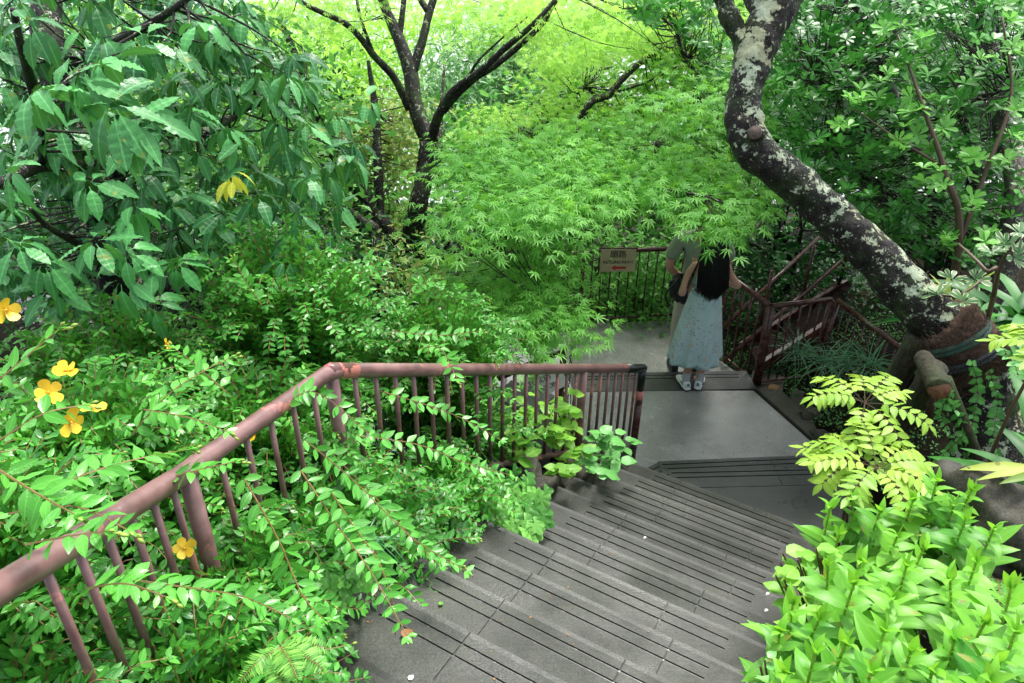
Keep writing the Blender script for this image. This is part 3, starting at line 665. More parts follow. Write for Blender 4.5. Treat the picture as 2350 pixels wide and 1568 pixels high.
# ------------------------------------------------------------------ metal staircase beyond the right fence
e = empty('metal_staircase', Z(1760, 900, -.6), 'dark red steel staircase climbing right behind the fence', 'staircase')
a0, a1 = D(1700, 797, 7.8), D(1960, 640, 8.2); c0, c1 = D(1738, 846, 7.3), D(1905, 742, 7.6)
MB().beam(a0, a1, .05, .11).build('stringer', M['rust'], e, bevel=.004); MB().beam(c0, c1, .05, .11).build('stringer', M['rust'], e, bevel=.004)
for k in range(6):
    f = (k + .5) / 6; p_, q_ = a0 * (1 - f) + a1 * f, c0 * (1 - f) + c1 * f; t_ = unit(q_ - p_); mb = MB()
    mb.box((p_ + q_) / 2, (np.linalg.norm(q_ - p_) - .06, .12, .02), (t_, unit(np.cross((0, 0, 1), t_)), (0, 0, 1))); mb.build('tread', M['darkmatt'], e)
for (x0, y0, x1, y1) in ((1640, 770, 1880, 545), (1660, 830, 1930, 600)):
    MB().tube([D(x0, y0, 7.6), D(x1, y1, 8.0)], .022, 10).build('handrail', M['rust'], e, True)
for f in (.15, .5, .85):
    p_ = a0 * (1 - f) + a1 * f; MB().tube([p_, p_ + (0, 0, .75)], .018, 8).build('baluster', M['rust'], e, True)

# ------------------------------------------------------------------ shed roof at far left below the tree
so_ = D(200, 740, 8.5); e = empty('shed', so_ - (0, 0, 1.6), 'small hut with a ribbed grey metal roof glimpsed below the evergreen tree', 'hut')
mb = MB(); Xr = unit((.75, .65, 0)); Yr = unit((-.6, .7, .30)); Yr = unit(Yr - Xr * np.dot(Xr, Yr)); Zr = np.cross(Xr, Yr)
mb.box(so_, (1.5, 1.3, .03), (Xr, Yr, Zr))
for k in range(24): mb.box(so_ + Xr * (-.73 + k * .063) + Zr * .03, (.024, 1.3, .035), (Xr, Yr, Zr))
M['roofm'] = simple('grey_ribbed_roof', (.25, .24, .25), .35, noise_amt=.2, nscale=3)
mb.build('roof', M['roofm'], e)
mb = MB(); mb.box(so_ - (0, 0, 1.1), (1.3, 1.0, 1.7), (Xr, np.cross((0, 0, 1), Xr), (0, 0, 1))); mb.build('wall', M['concrete'], e)


# ================================================================== PEOPLE
M['skin'] = simple('skin', (.60, .34, .24), .5, noise_amt=.06, nscale=12)
try: M['skin'].node_tree.nodes['Principled BSDF'].inputs['Subsurface Weight'].default_value = .08
except Exception: pass
M['hair'] = simple('black_hair', (.006, .006, .007), .42, noise_amt=.4)
M['shirt'] = simple('grey_green_cloth', (.32, .37, .28), .85, noise_amt=.10, nscale=30, bmp=.5, bs=14)
M['tee'] = simple('white_cloth', (.7, .7, .68), .85, noise_amt=.05)
M['beige'] = simple('beige_cloth', (.55, .50, .40), .85, noise_amt=.08, bmp=.5, bs=12)
M['bag'] = simple('black_nylon', (.012, .012, .014), .45, noise_amt=.4, nscale=60)
M['shoew'] = simple('white_leather', (.85, .85, .83), .45, noise_amt=.05); M['sock'] = simple('light_grey_sock', (.55, .57, .58), .9, noise_amt=.1, nscale=80, bmp=.4, bs=160)
M['sole'] = simple('dark_sole', (.03, .03, .035), .6); M['blueg'] = simple('teal_patch', (.10, .28, .30), .5); M['eye'] = simple('dark_eye', (.02, .012, .01), .2); M['lip'] = simple('lips', (.42, .14, .12), .5)
m, n, p = new_mat('floral_dress'); o_ = objco(n)
base = mixc(n, ramp(n, noise(n, 3, 4, .6, o_).outputs[0], [(.35, 0), (.65, 1)]).outputs[0], (.46, .64, .64), (.60, .76, .76))
wv = noise(n, 30, 2, .5, o_); mpp = N(n, 'ShaderNodeVectorMath', operation='MULTIPLY_ADD'); L(n, wv.outputs['Color'], mpp.inputs[0]); mpp.inputs[1].default_value = (.018, .018, .018); L(n, o_, mpp.inputs[2])
v1 = N(n, 'ShaderNodeTexVoronoi', Scale=8.5, Randomness=.8); L(n, mpp.outputs[0], v1.inputs['Vector']); v2 = N(n, 'ShaderNodeTexVoronoi', Scale=42.0); L(n, mpp.outputs[0], v2.inputs['Vector'])
pet = N(n, 'ShaderNodeMath', operation='MULTIPLY_ADD'); L(n, v2.outputs['Distance'], pet.inputs[0]); pet.inputs[1].default_value = .32; L(n, v1.outputs['Distance'], pet.inputs[2])
f_ = ramp(n, pet.outputs[0], [(.34, 1), (.37, 0)]).outputs[0]
st_ = noise(n, 55, 3, .6, o_, 1.2); band = ramp(n, v1.outputs['Distance'], [(.30, 0), (.36, 1), (.50, 1), (.58, 0)]).outputs[0]
sb_ = N(n, 'ShaderNodeMath', operation='MULTIPLY'); L(n, ramp(n, st_.outputs[0], [(.56, 0), (.60, .8)]).outputs[0], sb_.inputs[0]); L(n, band, sb_.inputs[1])
cc = mixc(n, sb_.outputs[0], base, (.17, .19, .22)); cc = mixc(n, f_, cc, mixc(n, v2.outputs['Distance'], (.62, .58, .44), (.42, .48, .47)))
L(n, cc, p.inputs['Base Color']); p.inputs['Roughness'].default_value = .8; M['dress'] = m
M['bodice'] = simple('teal_chiffon', (.36, .58, .56), .8, noise_amt=.12, nscale=20)

def skinned(name, org, V, Ed, mat, parent, sub=2, yaw=0, root=0):
    """one continuous surface grown over a skeleton: V = {joint: (x, y, z, r)}"""
    ks = list(V); me = bpy.data.meshes.new(name); me.from_pydata([V[k][:3] for k in ks], [(ks.index(a), ks.index(b)) for a, b in Ed], [])
    o = bpy.data.objects.new(name, me); COL.objects.link(o); sk = o.modifiers.new('skin', 'SKIN'); sk.use_smooth_shade = True; sk.branch_smoothing = .6
    for i, k in enumerate(ks):
        r = V[k][3]; d = me.skin_vertices[0].data[i]; d.radius = r if hasattr(r, '__len__') else (r, r); d.use_root = (i == root); d.use_loose = False
    s = o.modifiers.new('sub', 'SUBSURF'); s.levels = s.render_levels = sub
    m2 = bpy.data.meshes.new_from_object(o.evaluated_get(bpy.context.evaluated_depsgraph_get())); m2.name = name
    bpy.data.objects.remove(o); bpy.data.meshes.remove(me)
    m2.polygons.foreach_set('use_smooth', [True] * len(m2.polygons)); m2.materials.clear()
    o = bpy.data.objects.new(name, m2); COL.objects.link(o); m2.materials.append(mat); o.parent = parent
    return o
def limb_hand(V, Ed, side, wrist, fore, up, s=1.0):
    """palm with four unequal bent fingers and a thumb"""
    w_ = np.array(V[wrist][:3]); f = unit(fore); u = unit(np.array(up) - f * np.dot(up, f)); l_ = np.cross(f, u) * (1 if side == 'R' else -1)
    def add(k, p_, r, to): V[k] = (*p_, r * s); Ed.append((to, k))
    add(wrist + 'palm', w_ + f * .045 * s, (.024, .015) if False else .020, wrist); pc = w_ + f * .045 * s
    for i, (off_, ln) in enumerate(((-.027, .062), (-.009, .075), (.009, .070), (.026, .052))):
        k0 = wrist + 'k%d' % i; add(k0, pc + f * .035 * s + l_ * off_ * s, .0095, wrist + 'palm'); b = pc + f * .035 * s + l_ * off_ * s
        add(k0 + 'a', b + (f * .55 - u * .25) * ln * s * .6, .0082, k0); b2 = b + (f * .55 - u * .25) * ln * s * .6; add(k0 + 'b', b2 + (f * .25 - u * .55) * ln * s * .6, .0068, k0 + 'a')
    add(wrist + 't', w_ + f * .03 * s - l_ * .028 * s, .011, wrist); add(wrist + 'tt', w_ + f * .065 * s - l_ * .042 * s - u * .012, .0085, wrist + 't')
def child(mb, name, mat, e, smooth=True):
    me = mb.mesh(name, smooth); o = bpy.data.objects.new(name, me); COL.objects.link(o); me.materials.append(mat); o.parent = e; return o
def loft(rings, seg=48, cap=False, pleat=None):
    mb = MB(); vs = []
    for i, (c, rx, ry) in enumerate(rings):
        for k in range(seg):
            a = 2 * math.pi * k / seg; m_ = 1 + (pleat(i / (len(rings) - 1), a) if pleat else 0); vs.append((c[0] + math.cos(a) * rx * m_, c[1] + math.sin(a) * ry * m_, c[2] + (.012 * math.sin(a * 3 + 1) * (i / (len(rings) - 1)) ** 2 if pleat else 0)))
    mb.add(vs, [(i * seg + k, i * seg + (k + 1) % seg, (i + 1) * seg + (k + 1) % seg, (i + 1) * seg + k) for i in range(len(rings) - 1) for k in range(seg)]); return mb
def face(e, c, r, fwd=1, hairmat=True):
    mb = MB(); 
    for sx in (-1, 1): mb.blob((c[0] + sx * .031, c[1] + r * .93 * fwd, c[2] + .005), (.012, .006, .006), 1, 0, 2)
    child(mb, 'eyes', M['eye'], e); mb = MB(); mb.blob((c[0], c[1] + r * .93 * fwd, c[2] - .055), (.022, .008, .007), 2, 0, 2); child(mb, 'mouth', M['lip'], e)
def shoe(e, x, y, yaw, s=1.0, z=0.0):
    c_, s_ = math.cos(yaw), math.sin(yaw)
    def tr(p): return (x + (p[0] * c_ - p[1] * s_) * s, y + (p[0] * s_ + p[1] * c_) * s, z + p[2] * s)
    def lf(rows, mat, name, par):
        mb = MB(); sg = 20; vs = []
        for (py, wx, z0, z1) in rows:
            for k in range(sg):
                a = 2 * math.pi * k / sg; vs.append(tr((math.copysign(abs(math.cos(a)) ** .7, math.cos(a)) * wx, py, (z0 + z1) / 2 + math.sin(a) * (z1 - z0) / 2)))
        n_ = len(rows); mb.add(vs, [(i * sg + k, i * sg + (k + 1) % sg, (i + 1) * sg + (k + 1) % sg, (i + 1) * sg + k) for i in range(n_ - 1) for k in range(sg)] + [tuple(range(sg))[::-1], tuple((n_ - 1) * sg + k for k in range(sg))]); return child(mb, name, mat, par)
    up = lf([(-.078, .016, .03, .07), (-.072, .028, .022, .085), (-.05, .034, .02, .092), (-.01, .034, .02, .085), (.03, .037, .02, .070), (.08, .042, .02, .058), (.125, .040, .02, .046), (.155, .028, .02, .036), (.165, .012, .022, .03)], M['shoew'] if s < 1.02 else M['sole'], 'shoe', e)
    so_ = lf([(-.084, .018, .0, .022), (-.078, .032, 0, .026), (-.04, .037, .0, .026), (.03, .040, .0, .024), (.09, .046, .0, .024), (.14, .042, .0, .024), (.172, .026, .004, .024), (.178, .01, .008, .022)], M['sole'], 'sole', e); so_.parent = up
    if s < 1.02:
        md = lf([(-.0845, .0185, .014, .032), (-.0785, .0325, .012, .036), (-.04, .0375, .012, .034), (.03, .0405, .012, .032), (.09, .0465, .012, .03), (.14, .0425, .012, .03), (.172, .0265, .012, .028)], M['shoew'], 'midsole', e); md.parent = up
        hb = MB(); hb.box(tr((0, -.079, .072)), (.024 * s, .012, .026), ((c_, s_, 0), (-s_, c_, 0), (0, 0, 1))); q = child(hb, 'heel_patch', M['blueg'], up)
        for sx in (-1, 1):
            lb = MB(); lb.tube([tr((sx * .036, -.03, .045)), tr((sx * .0395, .0, .062)), tr((sx * .041, .03, .04))], .005, 6); child(lb, 'side_stripe', M['blueg'], up)
    return up

# woman
WB = Z(1586, 886, 0.004)
we = empty('person', WB, 'woman seen from behind with very long black hair, pale teal floral dress and white sneakers', 'person')
we.rotation_euler = (0, 0, rad(4)); WH = .97; we.scale = (WH, WH, WH)
V = {'hip': (0, 0, .90, .125), 'waist': (0, .0, 1.02, .098), 'rib': (0, .0, 1.13, .112), 'chest': (0, .0, 1.23, .108), 'nb': (0, -.005, 1.32, .05), 'neck': (0, .01, 1.37, .045), 'jaw': (0, .035, 1.43, .062), 'head': (0, .02, 1.49, .082), 'crown': (0, .005, 1.545, .072), 'nose': (0, .112, 1.475, .012)}
Ed = [('hip', 'waist'), ('waist', 'rib'), ('rib', 'chest'), ('chest', 'nb'), ('nb', 'neck'), ('neck', 'jaw'), ('jaw', 'head'), ('head', 'crown'), ('head', 'nose')]
for s_, sg in (('L', -1), ('R', 1)):
    V['sh' + s_] = (sg * .135, 0, 1.275, .048); V['up' + s_] = (sg * .185, .0, 1.17, .038); V['el' + s_] = ((-.235, -.045, 1.0, .034) if sg < 0 else (.285, -.01, 1.055, .034)); V['fo' + s_] = ((-.17, .08, 1.06, .031) if sg < 0 else (.20, .10, 1.06, .031)); V['wr' + s_] = (sg * .085, .225, 1.13, .022)
    Ed += [('chest', 'sh' + s_), ('sh' + s_, 'up' + s_), ('up' + s_, 'el' + s_), ('el' + s_, 'fo' + s_), ('fo' + s_, 'wr' + s_)]
    V['ear' + s_] = (sg * .082, .01, 1.475, .014); Ed.append(('head', 'ear' + s_))
    limb_hand(V, Ed, s_, 'wr' + s_, (-sg * .35, .35, .75), (0, -.6, .3), .9)
    fx = sg * .062; V['th' + s_] = (sg * .075, 0, .80, .085); V['kn' + s_] = (fx, .0, .48, .055); V['ca' + s_] = (fx, -.015, .33, .052); V['an' + s_] = (fx, -.02, .10, .034); V['hl' + s_] = (fx, -.03, .055, .030); V['to' + s_] = (fx, .10, .035, .028)
    Ed += [('hip', 'th' + s_), ('th' + s_, 'kn' + s_), ('kn' + s_, 'ca' + s_), ('ca' + s_, 'an' + s_), ('an' + s_, 'hl' + s_), ('hl' + s_, 'to' + s_)]
skinned('body', WB, V, Ed, M['skin'], we)
face(we, (0, .02, 1.485), .095)
for sg, yw in ((-1, .10), (1, -.42)):
    x_ = sg * .066; shoe(we, x_ + (.0 if sg < 0 else .0), -.01, yw, .98)
    sk = MB(); sk.tube([(x_, -.02, .05), (x_, -.02, .09), (x_, -.018, .13), (x_, -.018, .175)], [.036, .037, .038, .041], 18, smooth=4, wob=.03); child(sk, 'sock', M['sock'], we)
def pl(f, a): return (.10 * f ** 1.2) * math.sin(a * 9 + 1.3 * math.sin(f * 2)) + .05 * f * math.sin(a * 4 + .6) + .016 * math.sin(a * 23) * f
sk_rings = [((0, 0, 1.015), .112, .10)] + [((-.012 * f, .0, 1.0 - .69 * f), .128 + .105 * f ** .75, .118 + .075 * f ** .7) for f in np.linspace(0, 1, 26)]
d_ = child(loft(sk_rings, 120, pleat=pl), 'skirt', M['dress'], we); so_ = d_.modifiers.new('thick', 'SOLIDIFY'); so_.thickness = .003
u_ = child(loft([((-.012, 0, .36), .20, .165), ((-.012, 0, .29), .205, .17)], 96, pleat=lambda f, a: .07 * math.sin(a * 8 + .8)), 'underskirt', M['bodice'], we)
V = {'w': (0, 0, 1.0, .108), 'r': (0, 0, 1.10, .115), 'r2': (0, 0, 1.18, .122), 'c': (0, 0, 1.25, .112), 'cL': (-.10, 0, 1.292, .050), 'cR': (.10, 0, 1.292, .050)}
skinned('bodice', WB, V, [('w', 'r'), ('r', 'r2'), ('r2', 'c'), ('c', 'cL'), ('c', 'cR')], M['bodice'], we)
wb = loft([((0, 0, 1.035), .122, .113), ((0, 0, 1.02), .128, .118), ((0, 0, .995), .130, .120)], 48); child(wb, 'waistband', M['bodice'], we)
# hair: cap and long strands
hb = MB(); hb.blob((0, -.006, 1.515), (.096, .102, .100), 3, .03, 3); hb.tube([(0, -.03, 1.45), (0, -.05, 1.34), (.0, -.07, 1.2), (.01, -.075, 1.08)], [.075, .085, .085, .05], 18, smooth=5)
hr = child(hb, 'hair', M['hair'], we)
hs2 = MB()
for k in range(900):
    a = random.uniform(math.pi * 1.0, math.pi * 2.0); l_ = random.random() ** .5
    x0 = math.cos(a) * .10; y0 = -.01 + math.sin(a) * .10; wd = .125 + .03 * random.random(); wd *= .88; xe = math.cos(a) * wd * random.uniform(.5, 1.05) + .015; ye = -.075 + math.sin(a) * .075 * random.uniform(.6, 1.05)
    ze = random.gauss(1.03, .022) + .05 * abs(math.cos(a)) ** 3; hs2.tube([(x0 * .15, .01 + y0 * .2, 1.622), (x0 * .8, y0 * .75, 1.59), (x0 * 1.06, y0 * 1.06, 1.50), ((x0 + xe) / 2 * 1.12, (y0 + ye) / 2 - .02, 1.28), (xe, ye - .01, 1.12), (xe * random.uniform(.85, 1.05), ye - .005, ze)], [.003, .0045, .005, .005, .0045, .001], 4, smooth=3)
for k in range(16):
    hs2.tube([(-.09, -.02, 1.45), (-.13 - .015 * random.random(), -.05, 1.28), (-.16 - .03 * random.random(), -.06, 1.15), (-.17 - .05 * random.random(), -.05, 1.03)], [.003, .002, .0015, .0006], 3, smooth=3)
child(hs2, 'hair_strands', M['hair'], we)

# man
MBp = Z(1568, 850, -.146)
me_ = empty('person', MBp, 'man in grey-green shirt and beige trousers beyond the woman, head behind maple leaves', 'person'); me_.rotation_euler = (0, 0, rad(-8)); me_.scale = (1.0, 1.0, 1.0)
V = {'hip': (0, 0, .95, .145), 'waist': (0, 0, 1.08, .13), 'rib': (0, .0, 1.22, .14), 'chest': (0, .0, 1.36, .135), 'nb': (0, -.005, 1.46, .062), 'neck': (0, .01, 1.51, .056), 'jaw': (0, .035, 1.57, .07), 'head': (0, .02, 1.635, .09), 'crown': (0, .005, 1.695, .08), 'nose': (0, .122, 1.62, .013)}
Ed = [('hip', 'waist'), ('waist', 'rib'), ('rib', 'chest'), ('chest', 'nb'), ('nb', 'neck'), ('neck', 'jaw'), ('jaw', 'head'), ('head', 'crown'), ('head', 'nose')]
AR = {'L': [(-.185, 0, 1.42, .06), (-.245, -.02, 1.28, .05), (-.275, -.04, 1.14, .042), (-.225, .05, 1.05, .040), (-.155, .14, .97, .027)], 'R': [(.185, 0, 1.42, .06), (.235, .01, 1.28, .05), (.26, .02, 1.15, .042), (.20, .15, 1.14, .040), (.11, .27, 1.17, .027)]}
for s_, sg in (('L', -1), ('R', 1)):
    ks = ['sh', 'up', 'el', 'fo', 'wr']; prev = 'chest'
    for k, c in zip(ks, AR[s_]): V[k + s_] = c; Ed.append((prev, k + s_)); prev = k + s_
    limb_hand(V, Ed, s_, 'wr' + s_, (.3, .5, -.6) if sg < 0 else (-.4, .4, .4), (-.4, .3, .5) if sg < 0 else (0, 0, 1), 1.0)
    V['ear' + s_] = (sg * .09, .01, 1.625, .016); Ed.append(('head', 'ear' + s_))
    V['th' + s_] = (sg * .09, 0, .84, .095); V['kn' + s_] = (sg * .09, .0, .50, .06); V['ca' + s_] = (sg * .09, -.015, .35, .055); V['an' + s_] = (sg * .09, -.02, .10, .04); V['to' + s_] = (sg * .10, .11, .04, .03)
    Ed += [('hip', 'th' + s_), ('th' + s_, 'kn' + s_), ('kn' + s_, 'ca' + s_), ('ca' + s_, 'an' + s_), ('an' + s_, 'to' + s_)]
skinned('body', MBp, V, Ed, M['skin'], me_); face(me_, (0, .02, 1.63), .105)
V = {'w': (0, 0, .97, .165), 'w1': (0, 0, 1.06, .162), 'r': (0, 0, 1.2, .172), 'c': (0, 0, 1.36, .178), 'n': (0, 0, 1.475, .085)}; Ed = [('w', 'w1'), ('w1', 'r'), ('r', 'c'), ('c', 'n')]
for s_, sg in (('L', -1), ('R', 1)):
    a_ = AR[s_]; V['s' + s_] = (*a_[0][:3], .090); V['u' + s_] = (*a_[1][:3], .073); e2 = tuple(a_[1][i] * .35 + a_[2][i] * .65 for i in range(3)); V['e' + s_] = (*e2, .074); Ed += [('c', 's' + s_), ('s' + s_, 'u' + s_), ('u' + s_, 'e' + s_)]
skinned('shirt', MBp, V, Ed, M['shirt'], me_)
V = {'h': (0, 0, .98, .15), 'h2': (0, 0, .90, .155)}; Ed = [('h', 'h2')]
for s_, sg in (('L', -1), ('R', 1)):
    V['t' + s_] = (sg * .095, 0, .78, .105); V['k' + s_] = (sg * .095, 0, .5, .088); V['a' + s_] = (sg * .095, -.01, .12, .074); Ed += [('h2', 't' + s_), ('t' + s_, 'k' + s_), ('k' + s_, 'a' + s_)]
skinned('trousers', MBp, V, Ed, M['beige'], me_)
for sg in (-1, 1): shoe(me_, sg * .098, 0.0, -.1 * sg, 1.1)
hb = MB(); hb.blob((0, -.012, 1.665), (.108, .112, .105), 5, .06, 3)
for k in range(200):
    a = random.uniform(math.pi, 2 * math.pi); x0, y0 = math.cos(a) * .10, math.sin(a) * .105 - .01; hb.tube([(x0 * .9, y0 * .9, 1.69), (x0 * 1.08, y0 * 1.08, 1.62), (x0 * 1.0, y0 * 1.0, 1.545 + .02 * random.random())], [.004, .004, .001], 4)
child(hb, 'hair', M['hair'], me_)
# his bag, hanging at the left hip
bc = MBp + (-.20, -.02, .98); be = empty('crossbody_bag', bc, 'crumpled black nylon bag with a dangling strap held at the man\'s left hip', 'bag')
bb = MB(); bb.blob((0.02, -.03, -.04), (.075, .065, .125), 4, .22, 4); bb.blob((.05, -.06, -.10), (.06, .05, .09), 8, .25, 3); child(bb, 'pouch', M['bag'], be)
bb = MB(); bb.tube([(.02, -.06, .08), (-.05, -.09, .0), (-.095, -.09, -.08), (-.08, -.09, -.15), (-.04, -.10, -.20)], .010, 6, smooth=5); child(bb, 'handle_loop', M['bag'], be)
bb = MB(); sp_ = [np.array(q, float) for q in [(-.02, -.11, -.12), (-.05, -.12, -.22), (-.055, -.12, -.32), (-.035, -.12, -.42)]]; q, _ = catmull(sp_, [1] * 4, 6)
for a_, b_ in zip(q[:-1], q[1:]): bb.beam(a_, b_, .022, .004)
child(bb, 'strap', M['bag'], be, False)
bb = MB()
for i in range(2, 16):
    a_, b_ = q[i], q[i + 1] if i + 1 < len(q) else q[i]; c_ = (a_ + b_) / 2 - np.array([0, .005, 0]); bb.box(c_, (.010, .004, .010))
child(bb, 'strap_print', M['tee'], be, False)
bb = MB(); bb.tube([(.02, -.02, .06), (.10, -.165, .22), (.22, -.17, .38), (.34, -.10, .47)], .008, 6, smooth=6); child(bb, 'shoulder_strap', M['bag'], be)

# ================================================================== PLANTS
def bez(p0, p1, p2, n):
    t = np.linspace(0, 1, n)[:, None]; return (1 - t) ** 2 * p0 + 2 * t * (1 - t) * p1 + t * t * p2
UP = np.array([0, 0, 1.])
def spray(lv, st, pts, kind='ell', size=.055, step=.024, t0=.3, r=.0028, tip=.55, tint=None):
    """opposite pairs of leaves along a stem"""
    st.tube(list(pts[::max(1, len(pts) // 7)]) + [pts[-1]], np.linspace(r, r * .5, len(pts[::max(1, len(pts) // 7)]) + 1), 4, caps=False)
    seg = np.linalg.norm(np.diff(pts, axis=0), axis=1); cum = np.concatenate([[0], np.cumsum(seg)]); Ln = cum[-1]
    s = Ln * t0; k = 0; tb = random.random() * .6 if tint is None else tint
    while s < Ln:
        i = min(np.searchsorted(cum, s), len(pts) - 1); p = pts[i]; tg = unit(pts[min(i + 1, len(pts) - 1)] - pts[max(i - 1, 0)])
        side = np.cross(tg, UP); side = unit(side) if np.linalg.norm(side) > .15 else rdir(); nrm = unit(np.cross(side, tg) + rng.normal(size=3) * .4)
        if abs(tg[2]) > .75 and k % 2: side, nrm = np.cross(tg, side), side
        f = (s / Ln - t0) / (1 - t0); sz = size * (1 - (1 - tip) * max(0, f - .55) / .45) * random.uniform(.78, 1.12)
        roll = random.uniform(-.5, .5)
        for sg in (-1, 1):
            d = unit(side * sg * .85 + tg * random.uniform(.15, .95) + nrm * (random.uniform(-.15, .2) + sg * roll * .5))
            lv.add(kind, p + side * sg * .002, d, nrm + side * -sg * .25, sz, min(1, max(0, tb + random.uniform(-.2, .25) + .25 * (f > .9))))
        s += step * random.uniform(.85, 1.2) * (1 if f < .85 else .75); k += 1
    d = tg; lv.add(kind, pts[-1], d, nrm, size * .45, min(1, tb + .4)); lv.add(kind, pts[-1], unit(d + side * .4), nrm, size * .4, min(1, tb + .4))

def flower_mesh(name='flower_head', R_=.026):
    lv = LV()
    for k in range(5):
        a = 2 * math.pi * k / 5 + random.uniform(-.16, .16); lv.add('petal', (0, 0, 0), (math.cos(a), math.sin(a), random.uniform(-.15, .5)), (random.uniform(-.35, .35), random.uniform(-.35, .35), 1), R_ * random.uniform(.85, 1.12))
    return lv.mesh(name)
def flower(parent, c, nrm, R_=.026):
    z = unit(nrm); x = unit(np.cross((.3, .8, .1), z)); y = np.cross(z, x)
    o = bpy.data.objects.new('flower', flower_mesh('petals', R_)); COL.objects.link(o); o.data.materials.append(M['petal'])
    Mx4 = Matrix([[x[0], y[0], z[0], c[0]], [x[1], y[1], z[1], c[1]], [x[2], y[2], z[2], c[2]], [0, 0, 0, 1]])
    o.parent = parent; o.matrix_parent_inverse = Matrix.Translation(parent.location).inverted(); o.matrix_basis = Mx4
    mb = MB(); mb.blob((0, 0, .004), (.0038, .0038, .005), 1, 0, 1)
    for k in range(34):
        a = random.random() * 6.28; r = random.uniform(.003, .0105); mb.tube([(0, 0, 0), (math.cos(a) * r, math.sin(a) * r, random.uniform(.006, .012))], .00035, 3)
    s = bpy.data.objects.new('stamens', mb.mesh('stamens')); COL.objects.link(s); s.data.materials.append(M['stamen']); s.parent = o
BUDT = []
for k_ in range(4):
    mb = MB()
    for k in range(k_ + 1):
        d = unit(UP + rng.normal(size=3) * .5); q = d * random.uniform(.012, .03); mb.tube([(0, 0, 0), q], .0009, 3); mb.tube([q - d * .002, q + d * .004, q + d * .008, q + d * .014], [.001, .0042, .0042, .0008], 6)
    me = mb.mesh('bud_cluster', True); me.materials.append(M['budg']); BUDT.append(me)
def buds(e, p, tg, n):
    o = bpy.data.objects.new('bud_cluster', BUDT[min(3, n - 1)]); COL.objects.link(o); o.parent = e; o.location = Vector(p) - e.location; o.rotation_euler = Vector(tg).to_track_quat('Z', 'Y').to_euler()

def hyper_shrub(c, R_, Hh, label, ns, fl=(), up=.0, seed=0, az=None, size=.055):
    e = empty('hypericum_shrub', c, label, 'shrub', 'hypericum shrubs along the brown railing'); lv = LV(); st = MB()
    for i in range(ns):
        a = random.uniform(*(az or (0, 2 * math.pi))); dr = np.array([math.cos(a), math.sin(a), 0]); el_ = random.random() ** .8
        rr = R_ * math.sqrt(1 - (1 - el_) ** 2) * random.uniform(.55, 1.05); hh = Hh * (1 - el_ ** 2.2 * .75) * random.uniform(.85, 1.05)
        p0 = np.array(c) + dr * .08 * random.random() + rng.normal(size=3) * (.05, .05, 0); p2 = np.array(c) + dr * rr + UP * hh; p1 = np.array(c) + dr * rr * .45 + UP * (hh * 1.12 + .05 * random.random())
        pts = bez(p0, p1, p2, 22); spray(lv, st, pts, size=size, t0=random.uniform(.35, .6), step=.027)
        if random.random() < .12 and el_ < .8: buds(e, pts[-1], unit(pts[-1] - pts[-2]), random.randint(1, 4))
    lv.build('foliage', M['hyper'], e); st.build('stems', M['hyperstem'], e)
    for (p, nr, r) in fl: flower(e, p, nr, r)
    return e, lv
toC = lambda p: unit(C0 - np.asarray(p))
fl4 = [(D(112, 902, 1.75), (.3, -.6, .75), .034), (D(152, 852, 1.85), (.1, -.4, .9), .032), (D(160, 970, 1.7), (.8, -.3, .3), .034), (D(213, 943, 1.75), (.1, .5, .9), .03), (D(12, 712, 1.6), (.7, -.5, .3), .03)]
GZ = lambda x, y: ground(x, y)
hs_ = [
 (-1.05, 3.15, .64, 1.5, 'shrub mound behind the rail elbow with buds at its top, farthest back on the left', 150, [(D(382, 790, 3.0), (.95, -.1, .2), .024)], None),
 (-.38, 3.45, .55, 1.38, 'shrub arching toward the middle of the horizontal rail under the maple leaves', 120, [], None),
 (-1.75, 2.75, .60, 1.05, 'shrub with a single side-on yellow flower below the big-leaved tree', 130, [], None),
 (-1.40, 1.95, .55, .98, 'shrub at the left edge carrying the cluster of open yellow flowers', 170, fl4, None),
 (-1.35, 1.30, .50, 1.0, 'shrub at the left edge spilling over the nearest piece of rail', 110, [], None),
 (-.98, 2.45, .52, .92, 'shrub just behind the sloping rail between its two posts', 130, [(D(578, 1003, 2.75), (-.2, -.6, .6), .024)], None),
 (-.62, 2.12, .50, .62, 'low shrub poking through the balusters below the elbow post', 135, [], None),
 (-.84, 1.62, .46, .62, 'low shrub under the near rail bend with one yellow flower', 130, [(D(425, 1258, 2.1), (.1, -.7, .6), .030)], None),
 (-.80, 1.22, .42, .60, 'low shrub at the bottom edge of the picture beside the upper platform', 110, [], None),
 (-.36, 2.70, .36, .56, 'low shrub under the horizontal rail with pale new shoots reaching the steps', 120, [], None),
 (-1.15, 1.0, .45, .75, 'shrub in the bottom left corner below the rail', 90, [], None),
 (-2.1, 2.0, .5, 1.15, 'tall shrub at the far left edge behind the yellow flowers', 90, [], None),
]
for (x, y, R_, Hh, lab, ns, fl, az_) in hs_: hyper_shrub((x, y, GZ(x, y)), R_, Hh, lab, int(ns * 2.6), fl, az=az_)
